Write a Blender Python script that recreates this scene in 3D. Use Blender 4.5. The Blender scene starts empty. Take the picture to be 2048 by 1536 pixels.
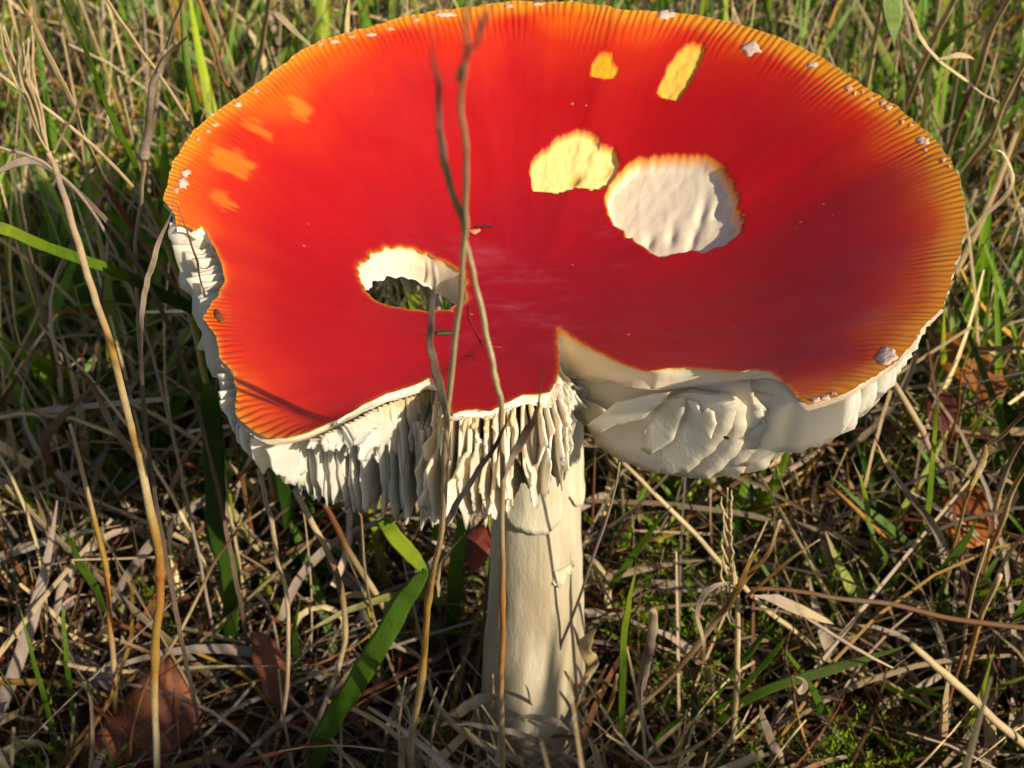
import bpy, math, time
import numpy as np
T0 = time.time()
U = 0.01                      # everything below is laid out in centimetres
rng = np.random.default_rng(7)
SC = bpy.context.scene
COL = SC.collection

# ------------------------------------------------------------------ camera
FPX = 2800.0                  # focal length in photo pixels (photo 2048 wide)
PITCH = math.radians(35.0)
CAM = np.array([-0.265, -23.785, 27.62])
RT = np.array([1.0, 0, 0]); FW = np.array([0, math.cos(PITCH), -math.sin(PITCH)]); UP = np.array([0, math.sin(PITCH), math.cos(PITCH)])
cd = bpy.data.cameras.new('camera'); cam = bpy.data.objects.new('camera', cd); COL.objects.link(cam)
cam.location = CAM * U; cam.rotation_euler = (math.pi / 2 - PITCH, 0, 0)
cd.sensor_width = 36.0; cd.lens = FPX / 2048 * 36.0
cd.clip_start = 0.01; cd.clip_end = 200.0
cd.dof.use_dof = True; cd.dof.focus_distance = 0.245; cd.dof.aperture_fstop = 42.0
SC.camera = cam

# ------------------------------------------------------------------ light
SUN_EL, SUN_AZ = 30.0, -44.0          # azimuth measured from +x towards +y
sd = np.array([math.cos(math.radians(SUN_EL)) * math.cos(math.radians(SUN_AZ)), math.cos(math.radians(SUN_EL)) * math.sin(math.radians(SUN_AZ)), math.sin(math.radians(SUN_EL))])
w = bpy.data.worlds.new('World'); SC.world = w; w.use_nodes = True
nt = w.node_tree; nt.nodes.clear()
sky = nt.nodes.new('ShaderNodeTexSky'); sky.sky_type = 'NISHITA'; sky.sun_disc = False
sky.sun_elevation = math.radians(SUN_EL); sky.sun_rotation = math.atan2(sd[0], sd[1])
bg = nt.nodes.new('ShaderNodeBackground'); bg.inputs[1].default_value = 0.10
wo = nt.nodes.new('ShaderNodeOutputWorld')
nt.links.new(sky.outputs[0], bg.inputs[0]); nt.links.new(bg.outputs[0], wo.inputs[0])
ld = bpy.data.lights.new('sun', 'SUN'); ld.energy = 5.0; ld.angle = math.radians(0.6); ld.color = (1.0, 0.91, 0.75)
lo = bpy.data.objects.new('sun', ld); COL.objects.link(lo)
import mathutils
lo.rotation_euler = mathutils.Vector(tuple(sd)).to_track_quat('Z', 'Y').to_euler(); lo.location = (0.6, -0.4, 0.8)
vs = SC.view_settings; vs.view_transform = 'Standard'; vs.look = 'None'; vs.exposure = 0.42; vs.gamma = 1.0; vs.use_curve_mapping = False

# ------------------------------------------------------------------ helpers
def ray(u, v): return FW + (u - 1024) / FPX * RT + (768 - v) / FPX * UP
def at_z(u, v, z): r = ray(u, v); return CAM + r * ((z - CAM[2]) / r[2])
def at_y(u, v, y): r = ray(u, v); return CAM + r * ((y - CAM[1]) / r[1])
def proj(p):
    q = p - CAM; d = q @ FW
    return 1024 + FPX * (q @ RT) / d, 768 - FPX * (q @ UP) / d
def depth(p): return (p - CAM) @ FW
def sst(a, b, x): t = np.clip((x - a) / (b - a), 0, 1); return t * t * (3 - 2 * t)
def lin(r, g, b):
    f = lambda c: ((c / 255 + 0.055) / 1.055) ** 2.4 if c > 10 else c / 255 / 12.92
    return np.array([f(r), f(g), f(b)])
_tab = rng.random(4096)
def n1(x, seed=0):                                  # smooth 1-D value noise, -1..1
    x = np.asarray(x, float) + seed * 17.31; i = np.floor(x).astype(int); f = x - i; f = f * f * (3 - 2 * f)
    return (_tab[(i * 37 + seed * 101) % 4096] * (1 - f) + _tab[((i + 1) * 37 + seed * 101) % 4096] * f) * 2 - 1
def n2(x, y, seed=0):
    x = np.asarray(x, float); y = np.asarray(y, float); i = np.floor(x).astype(int); j = np.floor(y).astype(int)
    f = x - i; g = y - j; f = f * f * (3 - 2 * f); g = g * g * (3 - 2 * g)
    h = lambda a, b: _tab[(a * 131 + b * 1733 + seed * 977) % 4096]
    return ((h(i, j) * (1 - f) + h(i + 1, j) * f) * (1 - g) + (h(i, j + 1) * (1 - f) + h(i + 1, j + 1) * f) * g) * 2 - 1

def mesh(name, V, F, mats, cols=None, attrs=None, smooth=True, midx=None):
    """V in cm, F list of index arrays (each (n,3) or (n,4))."""
    me = bpy.data.meshes.new(name)
    if isinstance(F, np.ndarray): F = [F]
    F = [np.asarray(f, dtype=np.int32) for f in F if len(f)]
    me.vertices.add(len(V)); me.vertices.foreach_set('co', (np.asarray(V) * U).astype(np.float32).ravel())
    idx = np.concatenate([f.ravel() for f in F]); cnt = np.concatenate([np.full(len(f), f.shape[1], np.int32) for f in F])
    me.loops.add(len(idx)); me.loops.foreach_set('vertex_index', idx)
    st = np.concatenate([[0], np.cumsum(cnt)[:-1]]).astype(np.int32)
    me.polygons.add(len(cnt)); me.polygons.foreach_set('loop_start', st); me.polygons.foreach_set('loop_total', cnt)
    if smooth: me.polygons.foreach_set('use_smooth', np.ones(len(cnt), bool))
    for m in (mats if isinstance(mats, (list, tuple)) else [mats]): me.materials.append(m)
    if midx is not None: me.polygons.foreach_set('material_index', np.asarray(midx, np.int32))
    if cols is not None:
        c4 = np.ones((len(V), 4), np.float32); c4[:, :3] = cols
        a = me.color_attributes.new('Col', 'FLOAT_COLOR', 'POINT'); a.data.foreach_set('color', c4.ravel())
    for k, v in (attrs or {}).items():
        a = me.attributes.new(k, 'FLOAT', 'POINT'); a.data.foreach_set('value', np.asarray(v, np.float32))
    me.update(calc_edges=True); me.validate()
    return me
def obj(name, V, F, mats, parent=None, origin=None, **k):
    V = np.asarray(V, float)
    o_w = np.asarray(origin if origin is not None else (parent['_o'] if parent is not None else (0, 0, 0)), float)
    o = bpy.data.objects.new(name, mesh(name, V - o_w, F, mats, **k)); COL.objects.link(o)
    o['_o'] = [float(x) for x in o_w]
    base = np.zeros(3)
    if parent is not None: o.parent = parent; base = np.array(parent['_o'])
    o.location = (o_w - base) * U
    return o
def empty(name, origin):
    o = bpy.data.objects.new(name, None); COL.objects.link(o); o.empty_display_size = 0.01
    o.location = np.asarray(origin, float) * U; o['_o'] = [float(x) for x in origin]; return o
def tag(o, label, cat, group=None, kind=None):
    o['label'] = label; o['category'] = cat
    if group: o['group'] = group
    if kind: o['kind'] = kind
    return o
def catmull(P, k=6):
    P = np.asarray(P, float)
    if len(P) < 3: return np.stack([P[0] + (P[-1] - P[0]) * t for t in np.linspace(0, 1, k * 2)])
    Q = np.vstack([2 * P[0] - P[1], P, 2 * P[-1] - P[-2]]); out = []
    for i in range(1, len(Q) - 2):
        t = np.linspace(0, 1, k, endpoint=False)[:, None]; a, b, c, d = Q[i - 1], Q[i], Q[i + 1], Q[i + 2]
        out.append(0.5 * (2 * b + (c - a) * t + (2 * a - 5 * b + 4 * c - d) * t ** 2 + (3 * b - a - 3 * c + d) * t ** 3))
    return np.vstack(out + [P[-1:]])
def tube(C, wx, wy, hint, n=8, keel=0.0, twist=0.0):
    """closed swept tube, half-widths wx (sideways) and wy (towards hint); keel folds it along the middle"""
    C = np.asarray(C, float); m = len(C); wx = np.broadcast_to(wx, m); wy = np.broadcast_to(wy, m)
    T = np.gradient(C, axis=0); T /= np.linalg.norm(T, axis=1)[:, None] + 1e-9
    h = np.asarray(hint, float); h = h / np.linalg.norm(h)
    B = np.cross(T, h); B /= np.linalg.norm(B, axis=1)[:, None] + 1e-9; N = np.cross(B, T)
    tw = np.broadcast_to(twist, m)[:, None]; B, N = B * np.cos(tw) + N * np.sin(tw), N * np.cos(tw) - B * np.sin(tw)
    a = np.linspace(0, 2 * np.pi, n, endpoint=False); ca, sa = np.cos(a), np.sin(a)
    off = (wx[:, None] * ca)[:, :, None] * B[:, None] + (wy[:, None] * sa - keel * wx[:, None] * (1 - np.abs(ca)) )[:, :, None] * N[:, None]
    V = (C[:, None] + off).reshape(-1, 3)
    i = np.arange(m - 1)[:, None] * n; j = np.arange(n)[None]; j2 = (j + 1) % n
    F = np.stack([i + j, i + j2, i + n + j2, i + n + j], -1).reshape(-1, 4)
    c0 = len(V); V = np.vstack([V, C[:1], C[-1:]])
    cap = [[c0, (k + 1) % n, k] for k in range(n)] + [[c0 + 1, (m - 1) * n + k, (m - 1) * n + (k + 1) % n] for k in range(n)]
    return V, [F, np.array(cap)]
def fibre(C, n):                                      # coordinates around and along a tube, for the fibre grain
    l = np.concatenate([[0], np.cumsum(np.linalg.norm(np.diff(C, axis=0), axis=1))]); u = np.abs(np.cos(np.linspace(0, 2 * np.pi, n, endpoint=False) * 0.5))
    return {'su': np.concatenate([np.tile(u, len(C)), [0, 0]]), 'sl': np.concatenate([np.repeat(l, n), [0, l[-1]]])}
def ringcols(c, n):                                   # per-ring colours -> per-vertex (plus two cap centres)
    c = np.asarray(c); return np.vstack([np.repeat(c, n, axis=0), c[:1], c[-1:]])
def join(parts):
    V, C, F, o = [], [], [], 0
    for v, f, c in parts:
        V.append(v); C.append(c); F += [np.asarray(x) + o for x in f]; o += len(v)
    F3 = [x for x in F if x.shape[1] == 3]; F4 = [x for x in F if x.shape[1] == 4]
    return np.vstack(V), [np.vstack(x) for x in (F4, F3) if x], np.vstack(C)

# ------------------------------------------------------------------ materials
class N:
    def __init__(s, name):
        s.m = bpy.data.materials.new(name); s.m.use_nodes = True; s.t = s.m.node_tree; s.t.nodes.clear()
        s.out = s.t.nodes.new('ShaderNodeOutputMaterial')
    def n(s, typ, **k):
        x = s.t.nodes.new('ShaderNode' + typ)
        for a, v in k.items(): setattr(x, a, v)
        return x
    def l(s, a, b): s.t.links.new(a, b)
    def attr(s, name): return s.n('Attribute', attribute_name=name)
    def math(s, op, a, b=None, c=None, clamp=False):
        x = s.n('Math', operation=op, use_clamp=clamp)
        for i, v in enumerate((a, b, c)):
            if v is None: continue
            if isinstance(v, (int, float)): x.inputs[i].default_value = v
            else: s.l(v, x.inputs[i])
        return x.outputs[0]
    def mix(s, f, a, b, blend='MIX'):
        x = s.n('MixRGB', blend_type=blend)
        for i, v in enumerate((f, a, b)):
            if isinstance(v, (int, float)): x.inputs[i].default_value = v
            elif isinstance(v, tuple): x.inputs[i].default_value = v + (1,)
            else: s.l(v, x.inputs[i])
        return x.outputs[0]
    def noise(s, scale, detail=4, vec=None, rough=0.5):
        x = s.n('TexNoise'); x.inputs['Scale'].default_value = scale; x.inputs['Detail'].default_value = detail; x.inputs['Roughness'].default_value = rough
        if vec is not None: s.l(vec, x.inputs['Vector'])
        return x.outputs[0]
    def ramp(s, f, lo, hi):
        x = s.n('MapRange'); s.l(f, x.inputs[0]); x.inputs[1].default_value = lo; x.inputs[2].default_value = hi; x.interpolation_type = 'SMOOTHSTEP'; return x.outputs[0]
    def bump(s, h, strength, dist):
        x = s.n('Bump'); x.inputs['Strength'].default_value = strength; x.inputs['Distance'].default_value = dist; s.l(h, x.inputs['Height']); return x.outputs[0]
    def objco(s, sc=(1, 1, 1)):
        c = s.n('TexCoord'); m = s.n('Mapping'); m.inputs['Scale'].default_value = sc; s.l(c.outputs['Object'], m.inputs[0]); return m.outputs[0]

def mat_cap():
    s = N('red_cap_skin'); col = s.attr('Col').outputs['Color']; tt = s.attr('tt').outputs['Fac']; th = s.attr('th').outputs['Fac']; skin = s.attr('skin').outputs['Fac']
    co = s.objco()
    v = s.n('CombineXYZ'); s.l(s.math('MULTIPLY', th, 60.0), v.inputs[0]); s.l(s.math('MULTIPLY', tt, 5.0), v.inputs[1])
    warp = s.noise(1.0, 2, v.outputs[0])
    ph = s.math('ADD', s.math('MULTIPLY', th, 2 * math.pi * 300), s.math('MULTIPLY', warp, 16.0))
    g = s.math('MULTIPLY_ADD', s.math('SINE', ph), 0.5, 0.5)
    v2 = s.n('CombineXYZ'); s.l(s.math('MULTIPLY', th, 40.0), v2.inputs[0]); v2.inputs[1].default_value = 3.3
    v4 = s.n('CombineXYZ'); s.l(s.math('MULTIPLY', th, 14.0), v4.inputs[0]); s.l(s.math('MULTIPLY', tt, 6.0), v4.inputs[1])
    mask = s.math('MULTIPLY', s.ramp(s.math('ADD', tt, s.math('MULTIPLY', s.math('SUBTRACT', s.noise(1.0, 2, v2.outputs[0]), 0.5), 0.12)), 0.86, 0.97), s.math('MULTIPLY', skin, s.ramp(s.noise(1.0, 2, v4.outputs[0]), 0.22, 0.5)))
    line = s.math('MULTIPLY', s.math('POWER', g, 1.6), mask)
    c1 = s.mix(s.math('MULTIPLY', line, 0.5), col, s.mix(1.0, col, (0.72, 0.22, 0.3), 'MULTIPLY'))
    # long faint radial fibres
    v3 = s.n('CombineXYZ'); s.l(s.math('MULTIPLY', th, 150.0), v3.inputs[0]); s.l(s.math('MULTIPLY', tt, 4.0), v3.inputs[1])
    fib = s.noise(1.0, 5, v3.outputs[0], 0.65)
    c2 = s.mix(s.math('MULTIPLY', s.ramp(fib, 0.35, 0.75), 0.36), c1, s.mix(1.0, c1, (0.72, 0.45, 0.6), 'MULTIPLY'))
    fine = s.noise(900.0, 5, co, 0.7)
    c3 = s.mix(s.math('MULTIPLY', s.ramp(fine, 0.5, 0.85), 0.05), c2, (0.6, 0.12, 0.08))
    bl = s.noise(28.0, 6, s.objco((1.0, 2.2, 1)), 0.7); bm = s.math('MULTIPLY', s.math('MULTIPLY', s.ramp(bl, 0.52, 0.78), skin), s.ramp(tt, 0.55, 0.05))
    c3 = s.mix(s.math('MULTIPLY', bm, 0.30), c3, (0.52, 0.16, 0.22))
    vo = s.n('TexVoronoi'); vo.inputs['Scale'].default_value = 210.0; s.l(co, vo.inputs['Vector'])
    sp = s.math('MULTIPLY', s.ramp(vo.outputs['Distance'], 0.085, 0.05), s.math('GREATER_THAN', s.noise(60.0, 2, co), 0.60))
    c3 = s.mix(s.math('MULTIPLY', sp, s.math('MULTIPLY', skin, 0.55)), c3, (0.62, 0.22, 0.16))
    vd = s.n('TexVoronoi'); vd.inputs['Scale'].default_value = 95.0; s.l(co, vd.inputs['Vector'])
    c3 = s.mix(s.math('MULTIPLY', s.math('MULTIPLY', s.ramp(vd.outputs['Distance'], 0.05, 0.02), s.math('GREATER_THAN', s.noise(41.0, 2, co), 0.56)), 0.8), c3, (0.05, 0.012, 0.006))
    p = s.n('BsdfPrincipled'); s.l(c3, p.inputs['Base Color'])
    s.l(s.math('MULTIPLY_ADD', skin, -0.24, s.math('MULTIPLY_ADD', s.noise(160.0, 4, co), 0.3, 0.55)), p.inputs['Roughness'])
    p.inputs['Subsurface Weight'].default_value = 0.18; p.inputs['Subsurface Radius'].default_value = (1.0, 0.35, 0.15); p.inputs['Subsurface Scale'].default_value = 0.0035
    p.inputs['Specular IOR Level'].default_value = 0.2
    hgt = s.math('ADD', s.math('MULTIPLY', s.math('SUBTRACT', mask, line), 0.9), s.math('ADD', s.math('MULTIPLY', fine, 0.08), s.math('MULTIPLY', fib, 0.16)))
    dent = s.noise(70.0, 3, co); hgt = s.math('ADD', hgt, s.math('MULTIPLY', dent, 0.9))
    s.l(s.bump(hgt, 0.5, 0.0005), p.inputs['Normal'])
    s.l(p.outputs[0], s.out.inputs[0]); return s.m
def mat_flesh(name, trans=0.3, stripes=None, rough=0.6, bump=0.4):
    s = N(name); col = s.attr('Col').outputs['Color']; co = s.objco((1, 1, 1) if stripes is None else stripes)
    nz = s.noise(220.0, 5, co, 0.6); nf = s.noise(1100.0, 3, co, 0.6)
    c = s.mix(s.math('MULTIPLY', s.ramp(nz, 0.35, 0.7), 0.22), col, s.mix(1.0, col, (0.80, 0.72, 0.58), 'MULTIPLY'))
    p = s.n('BsdfPrincipled'); s.l(c, p.inputs['Base Color']); p.inputs['Roughness'].default_value = rough; p.inputs['Specular IOR Level'].default_value = 0.35
    s.l(s.bump(s.math('ADD', nz, s.math('MULTIPLY', nf, 0.4)), bump, 0.0006), p.inputs['Normal'])
    if trans > 0:
        t = s.n('BsdfTranslucent'); s.l(c, t.inputs[0]); mx = s.n('MixShader'); mx.inputs[0].default_value = trans
        s.l(p.outputs[0], mx.inputs[1]); s.l(t.outputs[0], mx.inputs[2]); s.l(mx.outputs[0], s.out.inputs[0])
    else:
        p.inputs['Subsurface Weight'].default_value = 0.2; p.inputs['Subsurface Radius'].default_value = (1, .8, .5); p.inputs['Subsurface Scale'].default_value = 0.002
        s.l(p.outputs[0], s.out.inputs[0])
    return s.m
def mat_grass(name, trans=0.35, rough=0.5, spec=0.35, var=0.5, dirt=(0.45, 0.36, 0.26), scale=300.0):
    s = N(name); col = s.attr('Col').outputs['Color']; co = s.objco()
    fv = s.n('CombineXYZ'); s.l(s.math('MULTIPLY', s.attr('su').outputs['Fac'], 9.0), fv.inputs[0]); s.l(s.math('MULTIPLY', s.attr('sl').outputs['Fac'], 0.55), fv.inputs[1]); s.l(s.math('MULTIPLY', s.n('ObjectInfo').outputs['Random'], 60.0), fv.inputs[2])
    fb = s.noise(1.6, 5, fv.outputs[0], 0.7)
    nz = s.math('MULTIPLY_ADD', fb, 0.65, s.math('MULTIPLY', s.noise(scale, 5, co, 0.65), 0.35)); nf = s.noise(scale * 5, 3, co, 0.6)
    c = s.mix(s.math('MULTIPLY', s.ramp(nz, 0.42, 0.72), var), col, s.mix(1.0, col, dirt, 'MULTIPLY'))
    c = s.mix(s.math('MULTIPLY', s.ramp(nf, 0.55, 0.75), var * 0.6), c, s.mix(1.0, c, (0.5, 0.45, 0.42), 'MULTIPLY'))
    p = s.n('BsdfPrincipled'); s.l(c, p.inputs['Base Color']); p.inputs['Roughness'].default_value = rough; p.inputs['Specular IOR Level'].default_value = spec
    s.l(s.bump(s.math('ADD', nz, nf), 0.5, 0.0004), p.inputs['Normal'])
    t = s.n('BsdfTranslucent'); s.l(c, t.inputs[0]); mx = s.n('MixShader'); mx.inputs[0].default_value = trans
    s.l(p.outputs[0], mx.inputs[1]); s.l(t.outputs[0], mx.inputs[2]); s.l(mx.outputs[0], s.out.inputs[0]); return s.m
def mat_soil():
    s = N('dark_soil'); co = s.objco(); a = s.noise(35.0, 8, co, 0.7); b = s.noise(7.0, 4, co)
    c = s.mix(s.ramp(a, 0.35, 0.7), (0.012, 0.008, 0.005), (0.060, 0.040, 0.024))
    c = s.mix(s.math('MULTIPLY', s.ramp(b, 0.45, 0.65), 0.6), c, (0.030, 0.040, 0.010))
    p = s.n('BsdfPrincipled'); s.l(c, p.inputs['Base Color']); p.inputs['Roughness'].default_value = 0.9
    s.l(s.bump(a, 0.9, 0.006), p.inputs['Normal']); s.l(p.outputs[0], s.out.inputs[0]); return s.m
def mat_water():
    s = N('water_drop'); p = s.n('BsdfPrincipled'); p.inputs['Transmission Weight'].default_value = 1.0; p.inputs['Roughness'].default_value = 0.02; p.inputs['IOR'].default_value = 1.33
    s.l(p.outputs[0], s.out.inputs[0]); return s.m
M_CAP = mat_cap(); M_GILL = mat_flesh('white_gill', 0.45); M_STEM = mat_flesh('stem_flesh', 0.0, (2, 2, 0.6), 0.6, 0.5); M_WART = mat_flesh('veil_wart', 0.0, None, 0.8, 0.9)
M_GREEN = mat_grass('green_grass_blade', 0.42, 0.42, 0.45, 0.35, (0.55, 0.65, 0.35)); M_DRY = mat_grass('dry_straw', 0.22, 0.62, 0.3, 0.55); M_MOSS = mat_grass('moss', 0.4, 0.7, 0.2, 0.3, (0.5, 0.6, 0.3))
M_LEAF = mat_grass('dead_leaf', 0.25, 0.6, 0.3, 0.85, (0.36, 0.26, 0.2), 140.0); M_SOIL = mat_soil(); M_WATER = mat_water()

# ------------------------------------------------------------------ ground
xs = np.concatenate([-np.geomspace(3000, 60, 14), np.linspace(-50, 50, 101), np.geomspace(60, 3000, 14)])
ys = np.concatenate([-np.geomspace(3000, 40, 12), np.linspace(-30, 90, 121), np.geomspace(100, 4000, 16)])
def ground_z(x, y): return 0.55 * n2(x * 0.16, y * 0.16, 3) + 0.3 * n2(x * 0.5, y * 0.5, 4) - 0.35
X, Y = np.meshgrid(xs, ys); Z = ground_z(X, Y)
nx, ny = len(xs), len(ys); ii, jj = np.meshgrid(np.arange(ny - 1), np.arange(nx - 1), indexing='ij'); q = (ii * nx + jj)
gr = obj('ground', np.stack([X, Y, Z], -1).reshape(-1, 3), np.stack([q, q + 1, q + nx + 1, q + nx], -1).reshape(-1, 4), M_SOIL); gr['kind'] = 'structure'

# ------------------------------------------------------------------ mushroom cap: a shallow bowl
H = 12.77                                   # height of the bowl's middle
CX, CY = -0.155, 0.0
RIM = [(327, 403), (344, 328), (385, 263), (437, 219), (495, 178), (539, 143), (601, 102), (642, 82), (727, 60), (813, 32), (888, 19), (949, 13), (1020, 2), (1139, 3), (1208, 10), (1242, 17), (1310, 20),
       (1395, 27), (1464, 43), (1549, 72), (1642, 113), (1690, 143), (1741, 176), (1792, 205), (1833, 239), (1874, 273), (1902, 318), (1922, 372), (1934, 437), (1925, 489), (1912, 525), (1902, 568), (1888, 613),
       (1850, 650), (1837, 671), (1823, 691), (1796, 722), (1744, 755), (1690, 784), (1649, 797), (1618, 804)]
RIM2 = [(619, 868), (571, 882), (537, 886), (499, 870), (468, 840), (436, 795), (412, 745), (398, 695), (378, 640), (352, 570), (336, 490)]
SKIN_L = [(619, 864), (571, 876), (537, 876), (499, 857), (472, 828), (474, 776), (467, 742), (440, 718), (433, 673), (413, 646), (406, 636)]
def rimpt(u, v):
    z = H + 2.8
    for _ in range(30): p = at_z(u, v, z); z = H + 2.8 + 0.10 * p[1]
    return p
def polar(p): return np.arctan2(p[1] - CY, p[0] - CX), np.hypot(p[0] - CX, p[1] - CY), p[2] - H
K = [polar(rimpt(*q)) for q in RIM + RIM2]
a0, r0, h0 = polar(rimpt(1618, 804)); a1, r1, h1 = polar(rimpt(619, 864))
for f in (0.25, 0.5, 0.75):                                      # the eaten front of the rim
    K.append((a0 + (a1 - a0) * f, r0 + (r1 - r0) * f + 0.1 * math.sin(math.pi * f), h0 + (h1 - h0) * f - 0.15 * math.sin(math.pi * f)))
K = np.array(sorted(K)); Kp = np.vstack([K - [2 * np.pi, 0, 0], K, K + [2 * np.pi, 0, 0]])
ag = np.linspace(-np.pi, np.pi, 1441)
def smoothed(col):
    y = np.interp(ag[:-1], Kp[:, 0], Kp[:, col]); k = np.exp(-0.5 * (np.arange(-12, 13) / 4.0) ** 2); k /= k.sum()
    y = np.convolve(np.concatenate([y[-12:], y, y[:12]]), k, 'valid'); return np.append(y, y[0])
RV_, HV_ = smoothed(1), smoothed(2)
def wrap(a): return (a + np.pi) % (2 * np.pi) - np.pi
def RV(a): return np.interp(wrap(a), ag, RV_)
def ZB(a, r):
    t = r / RV(a); h = np.interp(wrap(a), ag, HV_)
    return H + h * (0.2 * t ** 1.3 + 0.8 * (1.32 * t ** 2.3 - 0.32 * t ** 7)) + 0.05 * n2(np.cos(a) * r * .5, np.sin(a) * r * .5, 9)
def TH(a, r):
    d = np.degrees(wrap(a)); k = 1 - 0.80 * sst(-170, -150, d) * sst(-80, -88, d) - 0.45 * sst(-88, -80, d) * sst(-48, -58, d)
    return 0.12 + 1.2 * k * np.clip(1 - r / 6.6, 0, 1) ** 1.25
def xy2p(x, y): return np.arctan2(y - CY, x - CX), np.hypot(x - CX, y - CY)
def hit(u, v, tmax=1.02):                                       # photo pixel -> point on the bowl's upper side
    d = ray(u, v); s = np.linspace(18, 48, 3000); P = CAM + s[:, None] * d
    a, r = xy2p(P[:, 0], P[:, 1]); f = P[:, 2] - ZB(a, r); ok = (r < RV(a) * tmax)
    k = np.where((f[:-1] >= 0) & (f[1:] < 0) & ok[:-1])[0]
    if len(k): i = k[0]; t = f[i] / (f[i] - f[i + 1]); return P[i] * (1 - t) + P[i + 1] * t
    k = np.where(ok)[0]; i = k[np.argmin(np.abs(f[k]))] if len(k) else 0; return P[i]
BROKEN_R = [(1594, 794), (1577, 773), (1558, 757), (1539, 743), (1502, 739), (1478, 744), (1430, 741), (1382, 736), (1342, 736), (1294, 743), (1246, 729), (1205, 708), (1171, 691), (1143, 674), (1118, 655),
            (1116, 670), (1119, 705), (1120, 739), (1113, 763), (1099, 785), (1044, 790), (1007, 808), (978, 823), (954, 818), (933, 820), (906, 828), (885, 800), (872, 768), (861, 756), (844, 765), (776, 787), (728, 809), (680, 837)]
BROKEN_L = [(413, 619), (437, 591), (450, 554), (437, 513), (416, 472), (404, 453), (392, 463), (372, 452), (351, 451), (350, 430)]
def lerp_t(P, tf): return np.array([CX + (P[0] - CX) * tf, CY + (P[1] - CY) * tf])
out = [lerp_t(rimpt(*q), 1.0) for q in RIM] + [hit(*q)[:2] for q in BROKEN_R] + [hit(*q)[:2] for q in SKIN_L] + [hit(*q)[:2] for q in BROKEN_L]
out = np.array(out)
nb0, nb1 = len(RIM), len(RIM) + len(BROKEN_R)
def densify(P, step, amp, seed):
    Q = []
    for i in range(len(P)):
        a, b = P[i], P[(i + 1) % len(P)]; L = np.linalg.norm(b - a); k = max(1, int(L / step)); t = np.arange(k)[:, None] / k
        s = a + (b - a) * t; nrm = np.array([b[1] - a[1], a[0] - b[0]]) / (L + 1e-9)
        ph = np.arange(k) + len(Q) * 3.1
        s = s + nrm * (amp * (n1(ph * 0.6, seed) * 0.5 + n1(ph * 0.23, seed + 1)) * np.sin(np.pi * np.clip(t[:, 0], 0.02, 1)) ** 0.3 )[:, None]
        Q.append(s)
    return np.vstack(Q)
SKIN = densify(out, 0.05, 0.022, 5)
HOLE_PX = [(715, 550), (720, 533), (744, 506), (778, 494), (819, 496), (854, 506), (898, 526), (928, 547), (931, 600), (898, 619), (847, 622), (806, 615), (761, 605), (734, 585), (720, 564)]
HOLE = densify(np.array([hit(*q)[:2] for q in HOLE_PX]), 0.05, 0.06, 8)
def sdf(P, poly):                                               # + inside
    P = np.asarray(P); A = poly; B = np.roll(poly, -1, 0); best = np.full(len(P), 1e9); near = np.zeros((len(P), 2)); ins = np.zeros(len(P), bool)
    for a, b in zip(A, B):
        e = b - a; w_ = P - a; t = np.clip((w_ @ e) / (e @ e + 1e-12), 0, 1); d = w_ - t[:, None] * e; d2 = (d * d).sum(1)
        m = d2 < best; best[m] = d2[m]; near[m] = (a + t[:, None] * e)[m]
        c = ((a[1] <= P[:, 1]) != (b[1] <= P[:, 1])); 
        if c.any():
            xx = a[0] + (P[:, 1] - a[1]) / (b[1] - a[1] + 1e-15) * e[0]; ins ^= c & (P[:, 0] < xx)
    s = np.sqrt(best); return np.where(ins, s, -s), near
NT, NR = 1440, 150
TA = np.linspace(-np.pi, np.pi, NT + 1); TT = np.linspace(0.012, 1.03, NR)
A_, T_ = np.meshgrid(TA, TT, indexing='ij'); R_ = T_ * RV(A_)
PX = (CX + R_ * np.cos(A_)).ravel(); PY = (CY + R_ * np.sin(A_)).ravel(); P2 = np.stack([PX, PY], -1)
# narrow band distance: only verts close to an edge need exact values
coarse = np.ones(len(P2), bool)
S1, N1_ = np.full(len(P2), 9.0), P2.copy()
inner = (T_.ravel() < 0.12)
sel = np.where(~inner)[0]
S1[sel] = sdf(P2[sel], out)[0]
sel = sel[np.abs(S1[sel]) < 0.16]; S1[sel], N1_[sel] = sdf(P2[sel], SKIN)
hb = (P2 > HOLE.min(0) - .3).all(1) & (P2 < HOLE.max(0) + .3).all(1); S2 = np.full(len(P2), 9.0); N2_ = P2.copy()
s_, n_ = sdf(P2[hb], HOLE); S2[hb] = -s_; N2_[hb] = n_
S = np.minimum(S1, S2); NB = np.where((S1 < S2)[:, None], N1_, N2_)
snap = np.abs(S) < 0.024; P2s = np.where(snap[:, None], NB, P2); keepv = (S > 0) | snap
a_, r_ = xy2p(P2s[:, 0], P2s[:, 1]); tt = r_ / RV(a_); zt = ZB(a_, r_)
P3 = np.stack([P2s[:, 0], P2s[:, 1], zt], -1); u_, v_ = proj(P3); PXY = np.stack([u_, v_], -1)
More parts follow.
